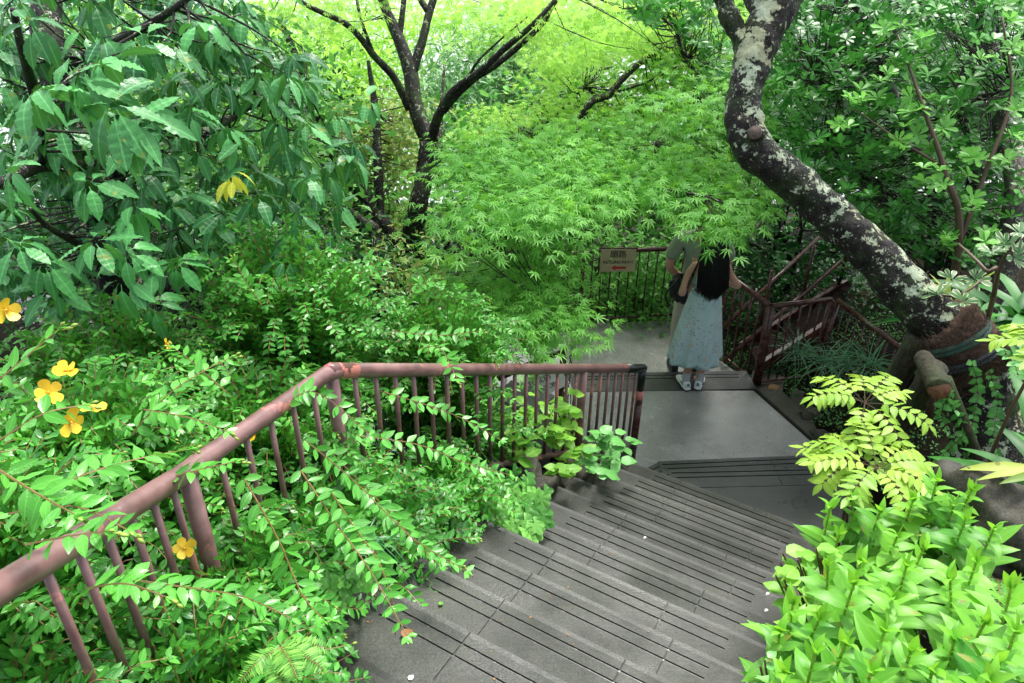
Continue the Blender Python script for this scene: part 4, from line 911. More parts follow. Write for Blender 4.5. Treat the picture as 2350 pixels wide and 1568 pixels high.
# long arching sprays over the steps, through the balusters and over the rail (they belong to one shrub at the kerb)
def px_stem(pts, nseg=20): P3 = [D(*p) for p in pts]; q, _ = catmull([np.array(p) for p in P3], [1] * len(P3), max(3, nseg // len(P3))); return np.array(q)
c = SN(-1.5, 2.3); c[2] = GZ(c[0], c[1]); e = empty('hypericum_shrub', c, 'shrub whose long sprays droop over the stone steps, the lowest ending in a browned tip', 'shrub', 'hypericum shrubs along the brown railing'); lv = LV(); st = MB()
for pts in ([(690, 1080, 2.45), (770, 1200, 2.35), (850, 1310, 2.25), (935, 1460, 2.12)], [(700, 1010, 2.5), (820, 1110, 2.5), (940, 1230, 2.45), (1070, 1310, 2.4)], [(760, 1040, 2.6), (860, 1140, 2.55), (960, 1250, 2.5), (1010, 1300, 2.45)],
            [(820, 1000, 2.75), (960, 1020, 2.8), (1060, 1060, 2.8), (1170, 1090, 2.8)], [(560, 1100, 2.2), (640, 1240, 2.15), (690, 1360, 2.1), (740, 1420, 2.05)],
            [(880, 900, 3.1), (980, 930, 3.1), (1060, 960, 3.1), (1150, 1010, 3.05)], [(300, 1330, 1.75), (440, 1350, 1.75), (560, 1370, 1.75), (670, 1420, 1.75)],
            [(760, 1130, 2.4), (820, 1220, 2.35), (870, 1290, 2.3), (905, 1390, 2.2)], [(640, 950, 2.6), (700, 900, 2.6), (760, 920, 2.6), (850, 1000, 2.55)]):
    spray(lv, st, px_stem(pts), size=.058, t0=.0, step=.028, tint=.5)
for k in range(46):
    t = random.random(); b = SN(-1.6, 1.2 + 1.2 * t, 0); b[2] = stair_zs(NV @ b) + .05; tp_ = b + DV * random.uniform(.12, .34) + NV * random.uniform(-.15, .15) + UP * random.uniform(.02, .28)
    spray(lv, st, bez(b, (b + tp_) / 2 + UP * random.uniform(.15, .35), tp_, 14), size=.052, t0=.2, tint=.4)
lv.build('foliage', M['hyper'], e); st.build('stems', M['hyperstem'], e)
# sprays rising above the rail and over the left rail
e = empty('hypericum_shrub', (-1.2, 2.3, GZ(-1.2, 2.3)), 'shrub with long budded shoots crossing over the near rail', 'shrub', 'hypericum shrubs along the brown railing'); lv = LV(); st = MB()
for pts in ([(520, 900, 2.6), (440, 830, 2.6), (400, 800, 2.6)], [(300, 1000, 2.2), (380, 910, 2.2), (470, 850, 2.25), (530, 820, 2.3)], [(20, 1180, 1.5), (120, 1160, 1.45), (200, 1170, 1.42), (290, 1215, 1.38)], [(60, 1250, 1.4), (160, 1230, 1.36), (240, 1220, 1.34)],
            [(0, 870, 1.6), (60, 820, 1.6), (130, 760, 1.6)], [(380, 1100, 2.1), (450, 1080, 2.05), (540, 1060, 2.05)], [(0, 1010, 1.55), (100, 950, 1.55), (190, 930, 1.6)], [(120, 1120, 1.65), (220, 1080, 1.7), (330, 1050, 1.8), (440, 1030, 1.95)],
            [(330, 940, 2.1), (440, 960, 2.1), (520, 990, 2.1)], [(960, 800, 3.3), (1010, 800, 3.2), (1050, 870, 3.1)], [(900, 760, 3.5), (1010, 770, 3.5), (1100, 760, 3.5)], [(600, 700, 3.2), (560, 640, 3.2), (540, 600, 3.2)],
            [(880, 640, 3.8), (850, 600, 3.8), (840, 570, 3.8)], [(700, 720, 3.4), (640, 660, 3.4), (610, 640, 3.4)], [(930, 700, 3.8), (960, 660, 3.8), (1000, 640, 3.8)], [(0, 1080, 1.45), (80, 1130, 1.42), (170, 1180, 1.4)], [(200, 1350, 1.55), (290, 1340, 1.5), (380, 1370, 1.5)]):
    q = px_stem(pts); spray(lv, st, q, size=.056, t0=.05, step=.028, tint=.6); buds(e, q[-1], unit(q[-1] - q[-2]), 3)
lv.build('foliage', M['hyper'], e); st.build('stems', M['hyperstem'], e)

# ---------------------------------------------------------------- clusters of leaves
def cluster(lv, kind, c, n, size, mode, rad_=.1, tint=None, axis=None):
    n = int(n); c = np.asarray(c, float); tb = random.random() * .7 if tint is None else tint
    tint_ = np.clip(tb + rng.uniform(-.2, .25, n), 0, 1)
    if mode in ('rosette', 'whorl'):
        ax = unit((axis if axis is not None else UP) + rng.normal(size=3) * (.45 if mode == 'rosette' else .35)); x = unit(np.cross(ax, (.3, .9, .2))); y = np.cross(ax, x)
        an = np.arange(n) * 2.4 + random.random() * 6; ra = np.cos(an)[:, None] * x + np.sin(an)[:, None] * y
        if mode == 'rosette': t = ra + ax * rng.uniform(.1, .8, n)[:, None]; nr = np.tile(ax, (n, 1)) + ra * -.3; pos = c + ra * .004 - ax * rng.uniform(0, .02, n)[:, None]
        else:
            t = ra * 1.0 + ax * rng.uniform(-.1, .3, n)[:, None] - UP * rng.uniform(.15, 1.05, n)[:, None]; nr = ax * .6 + ra * .5 + UP * .5; nr = nr + rng.normal(size=(n, 3)) * .15; pos = c + ra * size * .12 - ax * rng.uniform(0, .03, n)[:, None]
        lv.many(kind, pos, t, nr, size * rng.uniform(.72, 1.15, n), tint_); return
    g = rng.normal(size=(n, 3)) * rad_
    if mode == 'flat': g[:, 2] *= .28; t = g / (rad_ + 1e-6) * .6 + rng.normal(size=(n, 3)) * (.5, .5, .12) - UP * rng.uniform(.05, .55, n)[:, None]; nr = UP + rng.normal(size=(n, 3)) * .28
    elif mode == 'up': t = rng.normal(size=(n, 3)) * .5 + UP * .9; nr = rng.normal(size=(n, 3)) + UP * .6
    else: t = rng.normal(size=(n, 3)) * (.8, .8, .4) - UP * .15; nr = UP + rng.normal(size=(n, 3)) * .55
    lv.many(kind, c + g, t, nr, size * rng.uniform(.7, 1.2, n), tint_)

def plant(name, label, cat, base, group=None): return empty(name, base, label, cat, group)
def nearest(limbs, p):
    A = limbs; d = np.linalg.norm(A - p, axis=1) + .35 * np.maximum(0, A[:, 2] - p[2]); return A[np.argmin(d)]
def overhead(e, top_, boughs, mat, kind='maple', n=22, size=.08, spread=(.8, .8, .3)):
    lv = LV(); cb = MB()
    for b_ in boughs:
        bq = np.array(b_, float); cb.tube([top_, (top_ + bq) / 2 + UP * .3, bq], [.05, .035, .015], 8, smooth=5)
        for k in range(n): cluster(lv, kind, bq + rng.normal(size=3) * spread, 26, size, 'flat', .24)
    cb.build('bough', M['bark'], e, True); lv.build('crown', M[mat], e)
def tree(name, label, cat, base, limbs, regions, bark, leafm, twigs=.6, group=None, tw_r=.006, extra=None, vol=None):
    """limbs: list of (points, radii); regions: (poly, d0, d1, clusters, leaves, kind, size, mode, spread[, material key])"""
    e = plant(name, label, cat, base, group); tb = MB(); LP = []
    for pts, rr in limbs:
        tb.tube([np.array(p) for p in pts], rr, 10 if max(rr) > .03 else 6, smooth=6, wob=.07); q, _ = catmull([np.array(p, float) for p in pts], list(rr), 8); LP += q
    LP = np.array(LP) if LP else np.array([base], float); byM = {}
    for rg in regions:
        poly, d0, d1, nc, nl, kind, size, mode, spd = rg[:9]; mk = rg[9] if len(rg) > 9 else leafm
        # uneven: sub-clumps drawn around a few boughs, some parts left open
        px = sample(poly, nc)
        for (x, y) in px:
            dd = d0 + (d1 - d0) * random.random(); c = D(x, y, dd)
            gate = MN.noise(Vector((c[0] * 1.1, c[1] * 1.1, c[2] * 1.6))) 
            if gate < -.22 and random.random() < .75: continue
            cluster(byM.setdefault(mk, LV()), kind, c, nl * random.uniform(.7, 1.3), size, mode, spd)
            if random.random() < twigs:
                q = nearest(LP, c); Lq = np.linalg.norm(q - c)
                if Lq > 1.6: q = c + unit(q - c) * random.uniform(.5, 1.4); Lq = 1
                mid = (q + c) / 2 + rng.normal(size=3) * .07 * Lq - UP * .06 * Lq; tb.tube([q, mid, c], [tw_r * 1.3, tw_r, tw_r * .4], 4, caps=False, smooth=2)
    if tb.v: tb.build('trunk', bark, e, True)
    if extra: extra(e, byM)
    for mk, lv in byM.items(): lv.build('crown' if mk == leafm else 'foliage', M[mk], e)
    return e

# big-leaved evergreen at the left
def ev_extra(e, byM):
    lv = byM['bigleaf']; 
    for (x, y, dp, n, sz) in [(165, 185, 2.5, 9, .17), (250, 235, 2.45, 8, .18), (75, 205, 2.5, 8, .16), (300, 270, 2.5, 7, .18), (330, 85, 3.0, 9, .16), (455, 40, 3.1, 8, .15), (60, 50, 2.9, 8, .15), (430, 255, 3.2, 7, .15), (20, 390, 2.6, 8, .16), (230, 130, 2.7, 8, .16),
        (520, 290, 3.5, 8, .15), (200, 420, 2.9, 8, .15), (300, 470, 3.0, 8, .15), (40, 560, 2.8, 8, .15), (210, 550, 2.8, 8, .15), (285, 580, 2.9, 8, .15), (275, 640, 2.9, 8, .16), (100, 600, 2.9, 8, .15), (700, 280, 4.0, 8, .15), (760, 370, 4.1, 8, .15), (650, 330, 4.0, 8, .15), (560, 490, 3.8, 8, .15), (610, 530, 3.9, 8, .15), (700, 480, 4.2, 8, .15), (770, 260, 4.3, 8, .14), (840, 230, 4.4, 6, .14), (120, 660, 3.0, 7, .15), (400, 600, 3.3, 8, .15), (480, 560, 3.5, 7, .15), (350, 700, 3.2, 6, .14)]:
        cluster(lv, 'lance', D(x, y, dp), n, sz, 'whorl', tint=random.uniform(.35, .95), axis=unit(UP + np.array([0, -.5, 0])))
    y = byM.setdefault('yellowleaf', LV()); cluster(y, 'lance', D(528, 398, 3.1), 6, .12, 'whorl', tint=.6)
LQ = [(-20, -60), (520, -60), (640, 60), (760, 180), (860, 260), (800, 420), (780, 560), (660, 600), (480, 640), (380, 720), (180, 700), (-20, 690)]
b0_ = D(285, 830, 4.6); b0_[2] = ground(b0_[0], b0_[1]) - .1
tree('evergreen_tree', 'big-leaved evergreen tree with drooping glossy leaves filling the upper left', 'tree', b0_,
     [([b0_, D(285, 760, 4.4), D(255, 600, 4.2), D(200, 420, 4.1), D(150, 250, 4.0), D(110, 100, 4.0), D(110, -80, 4.1)], [.11, .095, .08, .075, .075, .08, .07]),
      ([D(225, 500, 4.1), D(300, 350, 3.9), D(400, 300, 3.9), D(470, 305, 4.0), D(580, 240, 4.2), D(700, 200, 4.4)], [.05, .038, .034, .028, .02, .01]),
      ([D(185, 380, 4.1), D(100, 380, 3.3), D(0, 420, 2.9), D(-80, 440, 2.8)], [.04, .028, .02, .018]), ([D(100, 380, 3.3), D(95, 310, 2.9), D(110, 220, 2.7), D(160, 190, 2.6)], [.016, .013, .010, .006]),
      ([D(110, 300, 3.9), D(60, 150, 3.3), D(30, 20, 3.1)], [.04, .02, .012]), ([D(125, 160, 4), D(260, 100, 3.5), D(400, 20, 3.3), D(480, -50, 3.2)], [.035, .022, .015, .01]),
      ([D(270, 680, 4.3), D(360, 650, 4.2), D(420, 660, 4.1), D(450, 620, 4.1), D(560, 600, 4.3)], [.05, .05, .055, .03, .015]), ([D(255, 600, 4.2), D(180, 560, 3.6), D(110, 520, 3.1), D(70, 480, 2.9)], [.03, .018, .012, .008])],
     [(LQ, 3.4, 5.3, 430, 8, 'lance', .15, 'whorl', .1), ([(-20, -60), (300, -60), (420, 120), (380, 330), (300, 640), (-20, 660)], 2.9, 3.7, 70, 8, 'lance', .15, 'whorl', .1), ([(480, 520), (760, 520), (790, 620), (650, 660), (440, 640)], 4.6, 5.6, 70, 8, 'lance', .14, 'whorl', .1)],
     M['bark'], 'bigleaf', twigs=.8, tw_r=.005, extra=ev_extra)

# forked dark maple in the middle
m0 = D(952, 590, 9.2); m0[2] = ground(m0[0], m0[1]) - .2
d9 = 9.0
fm_ = tree('forked_maple', 'dark forked tree with several slim limbs spreading to the top of the picture', 'tree', m0,
     [([m0, D(950, 560, 9.2), D(958, 480, 9), D(975, 400, d9), D(986, 330, d9)], [.17, .15, .115, .11, .12]),
      ([D(986, 330, d9), D(955, 250, d9), D(940, 160, d9), D(915, 90, 9), D(885, 20, 9), D(860, -60, 9)], [.11, .095, .085, .07, .055, .05]),
      ([D(945, 170, d9), D(970, 90, 9), D(985, 30, 9), D(1010, -50, 9)], [.06, .05, .045, .04]), ([D(985, 30, 9), D(960, -10, 9), D(945, -60, 9)], [.04, .035, .03]), ([D(915, 90, 9), D(925, 20, 9), D(930, -50, 9)], [.04, .032, .03]),
      ([D(940, 250, d9), D(905, 180, 8.8), D(860, 130, 8.6), D(800, 60, 8.4), D(700, 10, 8.2), D(640, -40, 8.1)], [.05, .042, .04, .032, .026, .02]), ([D(860, 130, 8.6), D(830, 50, 8.4), D(815, -20, 8.4)], [.022, .018, .015]),
      ([D(988, 330, d9), D(1005, 270, 8.8), D(1040, 210, 8.6), D(1100, 165, 8.4), D(1160, 110, 8.2), D(1230, 50, 8), D(1290, -20, 8)], [.06, .055, .045, .038, .034, .028, .02]), ([D(1015, 255, 8.8), D(1075, 190, 8.7), D(1150, 140, 8.6), D(1240, 60, 8.5), D(1270, 10, 8.5), D(1310, -30, 8.5)], [.05, .045, .036, .03, .025, .02]),
      ([D(1075, 200, 8.7), D(1090, 150, 8.6), D(1150, 90, 8.5), D(1210, 40, 8.4)], [.02, .016, .012, .009]), ([D(1000, 420, 9), D(1008, 350, 9), D(1012, 250, 9.2), D(1020, 150, 9.3)], [.035, .035, .025, .015])],
     [([(1100, -20), (1700, -20), (1680, 60), (1500, 120), (1300, 160), (1150, 60)], 8, 10, 170, 16, 'maple', .075, 'flat', .20), ([(500, -20), (900, -20), (860, 60), (700, 80), (560, 60)], 8, 10, 60, 14, 'maple', .075, 'flat', .2)], M['bark'], 'lime', twigs=.12, tw_r=.006)
overhead(fm_, D(880, -60, 9), [(-2.6, 8.0, 5.6), (-1.4, 7.4, 6.2), (-.3, 8.2, 6.0), (1.0, 7.8, 5.8), (2.2, 8.6, 5.8), (.4, 9.4, 6.6), (-1.8, 9.4, 6.6), (-3.4, 7.0, 6.2)], 'maple')
# leaning and thin trunks left of it
def ttrunk(name, label, pts, rr, regions=(), leafm='dark', bark='bark', **k):
    b = np.array(pts[0], float); g_ = ground(b[0], b[1]); 
    if g_ < b[2]: pts = [np.array([b[0], b[1], g_ - .1])] + list(pts); rr = [rr[0] * 1.15] + list(rr)
    return tree(name, label, 'tree', pts[0], [(pts, rr)] + k.pop('more', []), list(regions), M[bark], leafm, **k)
ttrunk('leaning_tree', 'dark trunk leaning steeply left with dense small leaves at its top', [D(925, 600, 9.3), D(890, 540, 9), D(835, 455, 8.8), D(790, 390, 8.6), D(745, 300, 8.4), D(700, 180, 8.3), D(640, 40, 8.2)], [.12, .11, .10, .10, .06, .05, .03],
     [([(540, 170), (720, 130), (800, 250), (830, 430), (880, 560), (780, 600), (620, 560)], 9.2, 10.6, 260, 26, 'tiny', .085, 'random', .16)], 'dark', twigs=.4)
ttrunk('slender_tree', 'thin vertical trunk with pale yellow-green leaves between the two dark trunks', [D(872, 620, 8.9), D(872, 520, 8.9), D(868, 400, 8.8), D(862, 260, 8.8), D(845, 140, 8.8)], [.06, .055, .055, .045, .02],
     [([(770, 260), (960, 240), (950, 380), (900, 470), (960, 520), (900, 600), (780, 600), (740, 520), (820, 440), (780, 350)], 9.1, 10.2, 190, 16, 'tiny', .10, 'random', .17)], 'yelgr', twigs=.5)
ttrunk('fallen_limb_tree', 'short dark trunk leaning left low under the shrubs', [D(860, 560, 8.4), D(835, 520, 8.3), D(800, 490, 8.2), D(740, 440, 8.1)], [.09, .08, .07, .04],
     [([(560, 380), (700, 380), (800, 520), (880, 600), (1000, 610), (960, 650), (700, 640), (560, 560)], 6.8, 8.4, 170, 22, 'tiny', .075, 'random', .15, 'dark'), ([(640, 560), (1020, 580), (1000, 690), (760, 640)], 6.2, 7.6, 60, 14, 'tiny', .07, 'random', .14, 'yelgr')], 'dark', twigs=.4)
ttrunk('gnarled_tree', 'thick dark trunk hidden behind the green maple spray', [D(1075, 690, 8.4), D(1080, 610, 8.4), D(1110, 560, 8.2), D(1150, 480, 8)], [.2, .18, .14, .1],
     [([(960, 520), (1200, 500), (1330, 600), (1300, 700), (1060, 700), (960, 640)], 8.6, 10, 180, 22, 'obov', .10, 'random', .17)], 'dark', more=[([D(1090, 650, 8.2), D(1140, 610, 7.8), D(1180, 540, 7.6)], [.1, .09, .06]), ([D(1050, 650, 8), D(1010, 600, 7.9), D(1040, 540, 7.8)], [.03, .025, .02])], twigs=.4)

# the green maple over the landing
lv = LV(); tb = MB(); mb_ = D(1120, 690, 8.0); mb_[2] = ground(mb_[0], mb_[1]) - .1
mroot = plant('green_maple', 'fresh green maple whose layered leaves spread over the landing and the couple', 'tree', mb_)
def tier(poly, zf, n, k=19, spread=.17, size=.078):
    pts = []
    for (x, y) in sample(poly, n):
        r = ray(x, y); z0 = zf(x, y); c = C0 + r * ((z0 - CH) / r[2]); c[2] += random.uniform(-.10, .06)
        if MN.noise(Vector((c[0] * 1.6, c[1] * 1.6, 5))) < -.30: continue
        tt = .3 + .9 * MN.noise(Vector((c[0] * 2.2, c[1] * 2.2, 9))) + random.uniform(-.15, .15)
        cluster(lv, 'maple', c, k, size, 'flat', spread, tint=min(.8, max(.0, tt))); pts.append(c)
    return pts
main = [(1010, 470), (1030, 380), (1075, 325), (1140, 295), (1300, 290), (1420, 262), (1540, 268), (1640, 330), (1690, 380), (1740, 430), (1755, 470), (1745, 485), (1700, 490), (1660, 520), (1630, 520), (1600, 465), (1520, 455), (1440, 470), (1380, 470), (1330, 485), (1290, 525), (1210, 510), (1130, 525), (1060, 530), (1000, 510)]
low = [(1180, 560), (1330, 560), (1290, 620), (1260, 680), (1340, 730), (1330, 760), (1260, 790), (1190, 790), (1150, 740), (1090, 720), (1010, 690), (990, 640), (1080, 620), (1170, 620)]
P1 = tier(main, lambda x, y: 1.98 + .0002 * (560 - y) + .00012 * (1500 - x) * .5, 330, 15)
P1 += tier([(x, y if y < 450 else y - 35) for x, y in main], lambda x, y: 1.85 + .0002 * (560 - y), 110, 13)
P2 = tier(low, lambda x, y: 1.50 - .0016 * (y - 650) * .5 if x > 1130 else 1.2, 130, 13, .14, .074)
P3_ = tier([(1620, 525), (1655, 525), (1665, 545), (1640, 555)], lambda x, y: 1.9, 4, 8, .06)
P4 = tier([(960, 570), (1180, 600), (1200, 680), (1050, 660), (970, 620)], lambda x, y: 1.0, 45, 14, .15, .07)
P5 = tier([(1560, 30), (1680, 60), (1700, 260), (1640, 300), (1560, 260), (1480, 260)], lambda x, y: 2.5, 70, 14, .17, .07)
hub = D(1180, 470, 7.0); hub2 = D(1180, 600, 7.0)
bl = [([mb_, D(1130, 650, 7.8), D(1160, 560, 7.4), hub], [.11, .10, .07, .05]), ([hub, D(1300, 440, 6.5), D(1450, 430, 6.1), D(1620, 450, 5.5)], [.045, .03, .02, .01]), ([hub, D(1150, 380, 7.0), D(1200, 330, 7.2)], [.03, .02, .01]), ([hub, D(1330, 380, 6.8), D(1500, 330, 6.6)], [.035, .02, .01]),
      ([D(1160, 560, 7.4), D(1200, 600, 6.4), D(1250, 680, 5.6), D(1280, 740, 5.2)], [.04, .025, .015, .008]), ([hub, D(1300, 500, 6.0), D(1400, 530, 5.4)], [.03, .018, .008]), ([D(1145, 600, 7.6), D(1040, 610, 7.3), D(900, 612, 7.1)], [.03, .02, .012])]
LP = []
for p, r_ in bl: tb.tube([np.array(q) for q in p], r_, 8, smooth=6, wob=.05); LP += catmull([np.array(q, float) for q in p], r_, 8)[0]
LP = np.array(LP)
for c in P1[::2] + P2[::2] + P4[::2]:
    q = nearest(LP, c); 
    if np.linalg.norm(q - c) > 1.2: q = c + unit(q - c) * .8
    tb.tube([q, (q + c) / 2 - UP * .03, c], [.006, .004, .0025], 4, caps=False)
tb.build('trunk', M['bark'], mroot, True); lv.build('crown', M['maple'], mroot)

# right-hand slender maple branches and bright maples behind
ttrunk('bright_maple', 'slim-branched lime green maple glowing behind the green maple', [D(1330, 300, 9.5), D(1400, 215, 9.5), D(1450, 160, 9.5), D(1540, 90, 9.5), D(1610, 20, 9.5), D(1650, -30, 9.5)], [.05, .045, .04, .03, .022, .015],
     [([(1240, 130), (1420, 60), (1620, 60), (1640, 200), (1560, 280), (1400, 290), (1230, 290), (1020, 320), (1060, 270), (1200, 240)], 9.5, 11.5, 330, 20, 'maple', .072, 'flat', .20), ([(1420, -20), (1700, -20), (1720, 140), (1560, 120)], 9, 11, 110, 16, 'maple', .072, 'flat', .2)], 'lime', twigs=.5, tw_r=.007,
     more=[([D(1400, 215, 9.5), D(1480, 190, 9.3), D(1560, 150, 9.2)], [.02, .015, .01]), ([D(1230, 310, 10), D(1290, 250, 10), D(1340, 200, 10)], [.03, .02, .01])])
def bush(name, label, cat, poly, d0, d1, nc, nl, kind, size, mode, spd, leafm, group='background trees and bushes beyond the landing', h=None, r=.06, twigs=.15):
    cx = sum(p[0] for p in poly) / len(poly); cy = sum(p[1] for p in poly) / len(poly); c = D(cx, cy, (d0 + d1) / 2); lowp = D(cx, max(p[1] for p in poly), d1)
    b = np.array([c[0], c[1], ground(c[0], c[1]) - .2]); b[2] = min(b[2], lowp[2]); mid = c * .6 + b * .4 + rng.normal(size=3) * .2
    lim = [([b, mid, c], [r * 1.4, r, r * .5])]
    for k in range(5):
        (x, y), = sample(poly, 1); q = D(x, y, random.uniform(d0, d1)); lim.append(([mid, (mid + q) / 2 + UP * .2, q], [r * .6, r * .4, r * .2]))
    return tree(name, label, cat, b, lim, [(poly, d0, d1, nc, nl, kind, size, mode, spd)], M['bark'], leafm, twigs=twigs, group=group, tw_r=.01)
bush('willow_bush', 'bush of long narrow silvery leaves between the forked tree and the bright maple', 'bush', [(1000, 130), (1200, 100), (1380, 120), (1330, 250), (1250, 300), (1010, 330), (940, 200)], 12.5, 15, 750, 20, 'narrow', .20, 'random', .3, 'silver')
bush('bamboo_thicket', 'pale lime thicket at the top left of the forked tree', 'thicket', [(520, 20), (900, -10), (1000, 60), (960, 220), (760, 260), (560, 160)], 14, 18, 420, 20, 'narrow', .22, 'random', .35, 'lime')
bush('far_maple', 'far lime green maple crown at the top centre', 'tree', [(980, -10), (1400, -20), (1500, 80), (1300, 140), (1100, 120), (990, 60)], 13, 17, 340, 20, 'maple', .12, 'flat', .35, 'lime')
bush('far_tree', 'mid green crown far behind the evergreen tree', 'tree', [(150, 60), (620, 40), (900, 200), (980, 420), (760, 420), (400, 420), (200, 300)], 13, 18, 520, 20, 'tiny', .20, 'random', .4, 'lime')
bush('far_tree', 'mid green crown far behind the right-hand bright leaves', 'tree', [(1400, -20), (2350, -20), (2350, 460), (1900, 440), (1600, 300), (1500, 160)], 10, 14, 900, 20, 'tiny', .20, 'random', .4, 'mid')
bush('far_bush', 'glossy bush in the hollow behind the maple layers', 'bush', [(1000, 280), (1700, 240), (1760, 420), (1560, 520), (1200, 520), (980, 420)], 11, 14, 520, 20, 'lance', .2, 'random', .35, 'mid')
bush('far_bush', 'low mid green bush left of the slender tree', 'bush', [(380, 380), (900, 380), (980, 560), (800, 660), (420, 660)], 10.5, 13, 380, 20, 'obov', .14, 'random', .3, 'mid')
bush('left_bush', 'yellow-green bush glimpsed through the evergreen leaves at the upper left', 'bush', [(-30, -20), (560, -20), (800, 300), (760, 520), (420, 560), (-30, 480)], 6.2, 8.5, 620, 20, 'tiny', .10, 'random', .22, 'mid')
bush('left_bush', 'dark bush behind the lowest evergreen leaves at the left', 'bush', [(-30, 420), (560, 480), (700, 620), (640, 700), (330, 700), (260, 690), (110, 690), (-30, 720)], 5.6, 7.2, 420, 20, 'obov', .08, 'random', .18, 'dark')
bush('fence_bush', 'light-flecked green bush just beyond the far fence', 'bush', [(1210, 590), (1560, 575), (1590, 740), (1480, 750), (1320, 760), (1200, 740)], 8.2, 9.4, 420, 18, 'obov', .08, 'random', .16, 'mid', h=1)
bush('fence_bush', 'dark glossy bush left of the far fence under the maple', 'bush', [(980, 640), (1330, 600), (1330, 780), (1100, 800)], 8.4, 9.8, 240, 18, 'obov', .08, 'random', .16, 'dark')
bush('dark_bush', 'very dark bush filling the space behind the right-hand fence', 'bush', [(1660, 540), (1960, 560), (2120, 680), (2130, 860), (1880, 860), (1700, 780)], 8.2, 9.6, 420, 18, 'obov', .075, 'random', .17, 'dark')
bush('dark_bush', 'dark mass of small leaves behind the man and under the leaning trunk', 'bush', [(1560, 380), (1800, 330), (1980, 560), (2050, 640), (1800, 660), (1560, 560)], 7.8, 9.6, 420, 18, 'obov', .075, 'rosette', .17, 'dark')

# right-hand glossy shrub
RS = [(1770, -30), (2370, -30), (2370, 560), (2250, 620), (2130, 600), (2040, 560), (1930, 480), (1830, 380), (1790, 300), (1760, 200)]
rb = D(2180, 640, 6.0); rb[2] = ground(rb[0], rb[1]) - .1
tree('glossy_shrub', 'large glossy shrub with rosettes of small rounded leaves filling the upper right', 'shrub', rb,
     [([rb, D(2150, 500, 6.2), D(2080, 300, 6.3), D(2010, 120, 6.4), D(1950, -20, 6.4)], [.07, .06, .045, .03, .02]), ([rb, D(2230, 420, 6), D(2200, 220, 6), D(2260, 60, 6)], [.05, .04, .03, .02]), ([D(2150, 500, 6.2), D(2000, 420, 5.8), D(1900, 330, 5.6)], [.03, .02, .01]), ([D(2100, 350, 6.2), D(1990, 300, 5.9), D(1880, 180, 5.7)], [.025, .018, .01]), ([D(2080, 300, 6.3), D(2200, 250, 5.6), D(2320, 200, 5.2)], [.02, .015, .01])],
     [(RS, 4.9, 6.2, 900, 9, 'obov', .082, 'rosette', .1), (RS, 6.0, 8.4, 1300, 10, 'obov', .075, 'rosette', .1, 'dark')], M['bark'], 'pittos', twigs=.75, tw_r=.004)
tb_ = D(2335, 620, 5.6); tree('grey_trunk_tree', 'brown grey upright trunk at the right edge among the glossy leaves', 'tree', (tb_[0], tb_[1], ground(tb_[0], tb_[1]) - .1), [([np.array([tb_[0], tb_[1], ground(tb_[0], tb_[1]) - .1]), D(2335, 480, 5.7), D(2310, 300, 6), D(2270, 130, 6.2), D(2250, -30, 6.3)], [.11, .10, .09, .08, .07])],
     [([(2240, -20), (2360, -20), (2360, 260), (2260, 200)], 5.6, 6.4, 50, 9, 'obov', .07, 'rosette', .1)], M['barkgrey'], 'pittos')
tree('glossy_shrub', 'smaller glossy shrub hanging in at the top left of the lichen trunk', 'shrub', D(1600, 300, 8.6) * (1, 1, 0) + (0, 0, -1), [([D(1600, 300, 8.6) * (1, 1, 0) + (0, 0, -1), D(1600, 250, 8.4), D(1560, 100, 8.2), D(1540, -20, 8.2)], [.06, .05, .03, .02])],
     [([(1400, -30), (1660, -30), (1680, 60), (1690, 220), (1620, 200), (1560, 70), (1440, 40)], 6.6, 8, 170, 9, 'obov', .085, 'rosette', .1)], M['bark'], 'pittos')
lvv = []
def var_extra(e, byM):
    lv = byM.setdefault('varieg', LV())
    for (x, y, dp) in [(2150, 670, 3.8), (2210, 690, 3.7), (2185, 640, 3.9), (2280, 575, 3.6), (2335, 590, 3.5), (2310, 560, 3.6), (1975, 640, 5.2), (1950, 610, 5.2), (2000, 600, 5.2), (2240, 640, 3.8), (2060, 640, 4.6), (2040, 600, 4.9), (2345, 530, 3.5)]:
        cluster(lv, 'obov', D(x, y, dp), 8, .075 if dp < 4 else .065, 'rosette', tint=.5)
vb = D(2290, 800, 4.0); vb[2] = ground(vb[0], vb[1])
tree('variegated_shrub', 'shrub with cream-edged leaf rosettes above the bandaged trunk base', 'shrub', vb, [([vb, D(2280, 680, 3.8), D(2260, 620, 3.7), D(2200, 560, 3.9)], [.014, .012, .010, .006]), ([D(2280, 680, 3.8), D(2300, 600, 3.6), D(2345, 540, 3.5)], [.010, .008, .005]), ([D(2260, 640, 3.8), D(2180, 680, 3.8), D(2060, 640, 4.5), D(1960, 620, 5.2)], [.008, .006, .005, .003])], [], M['twig'], 'varieg', extra=var_extra)
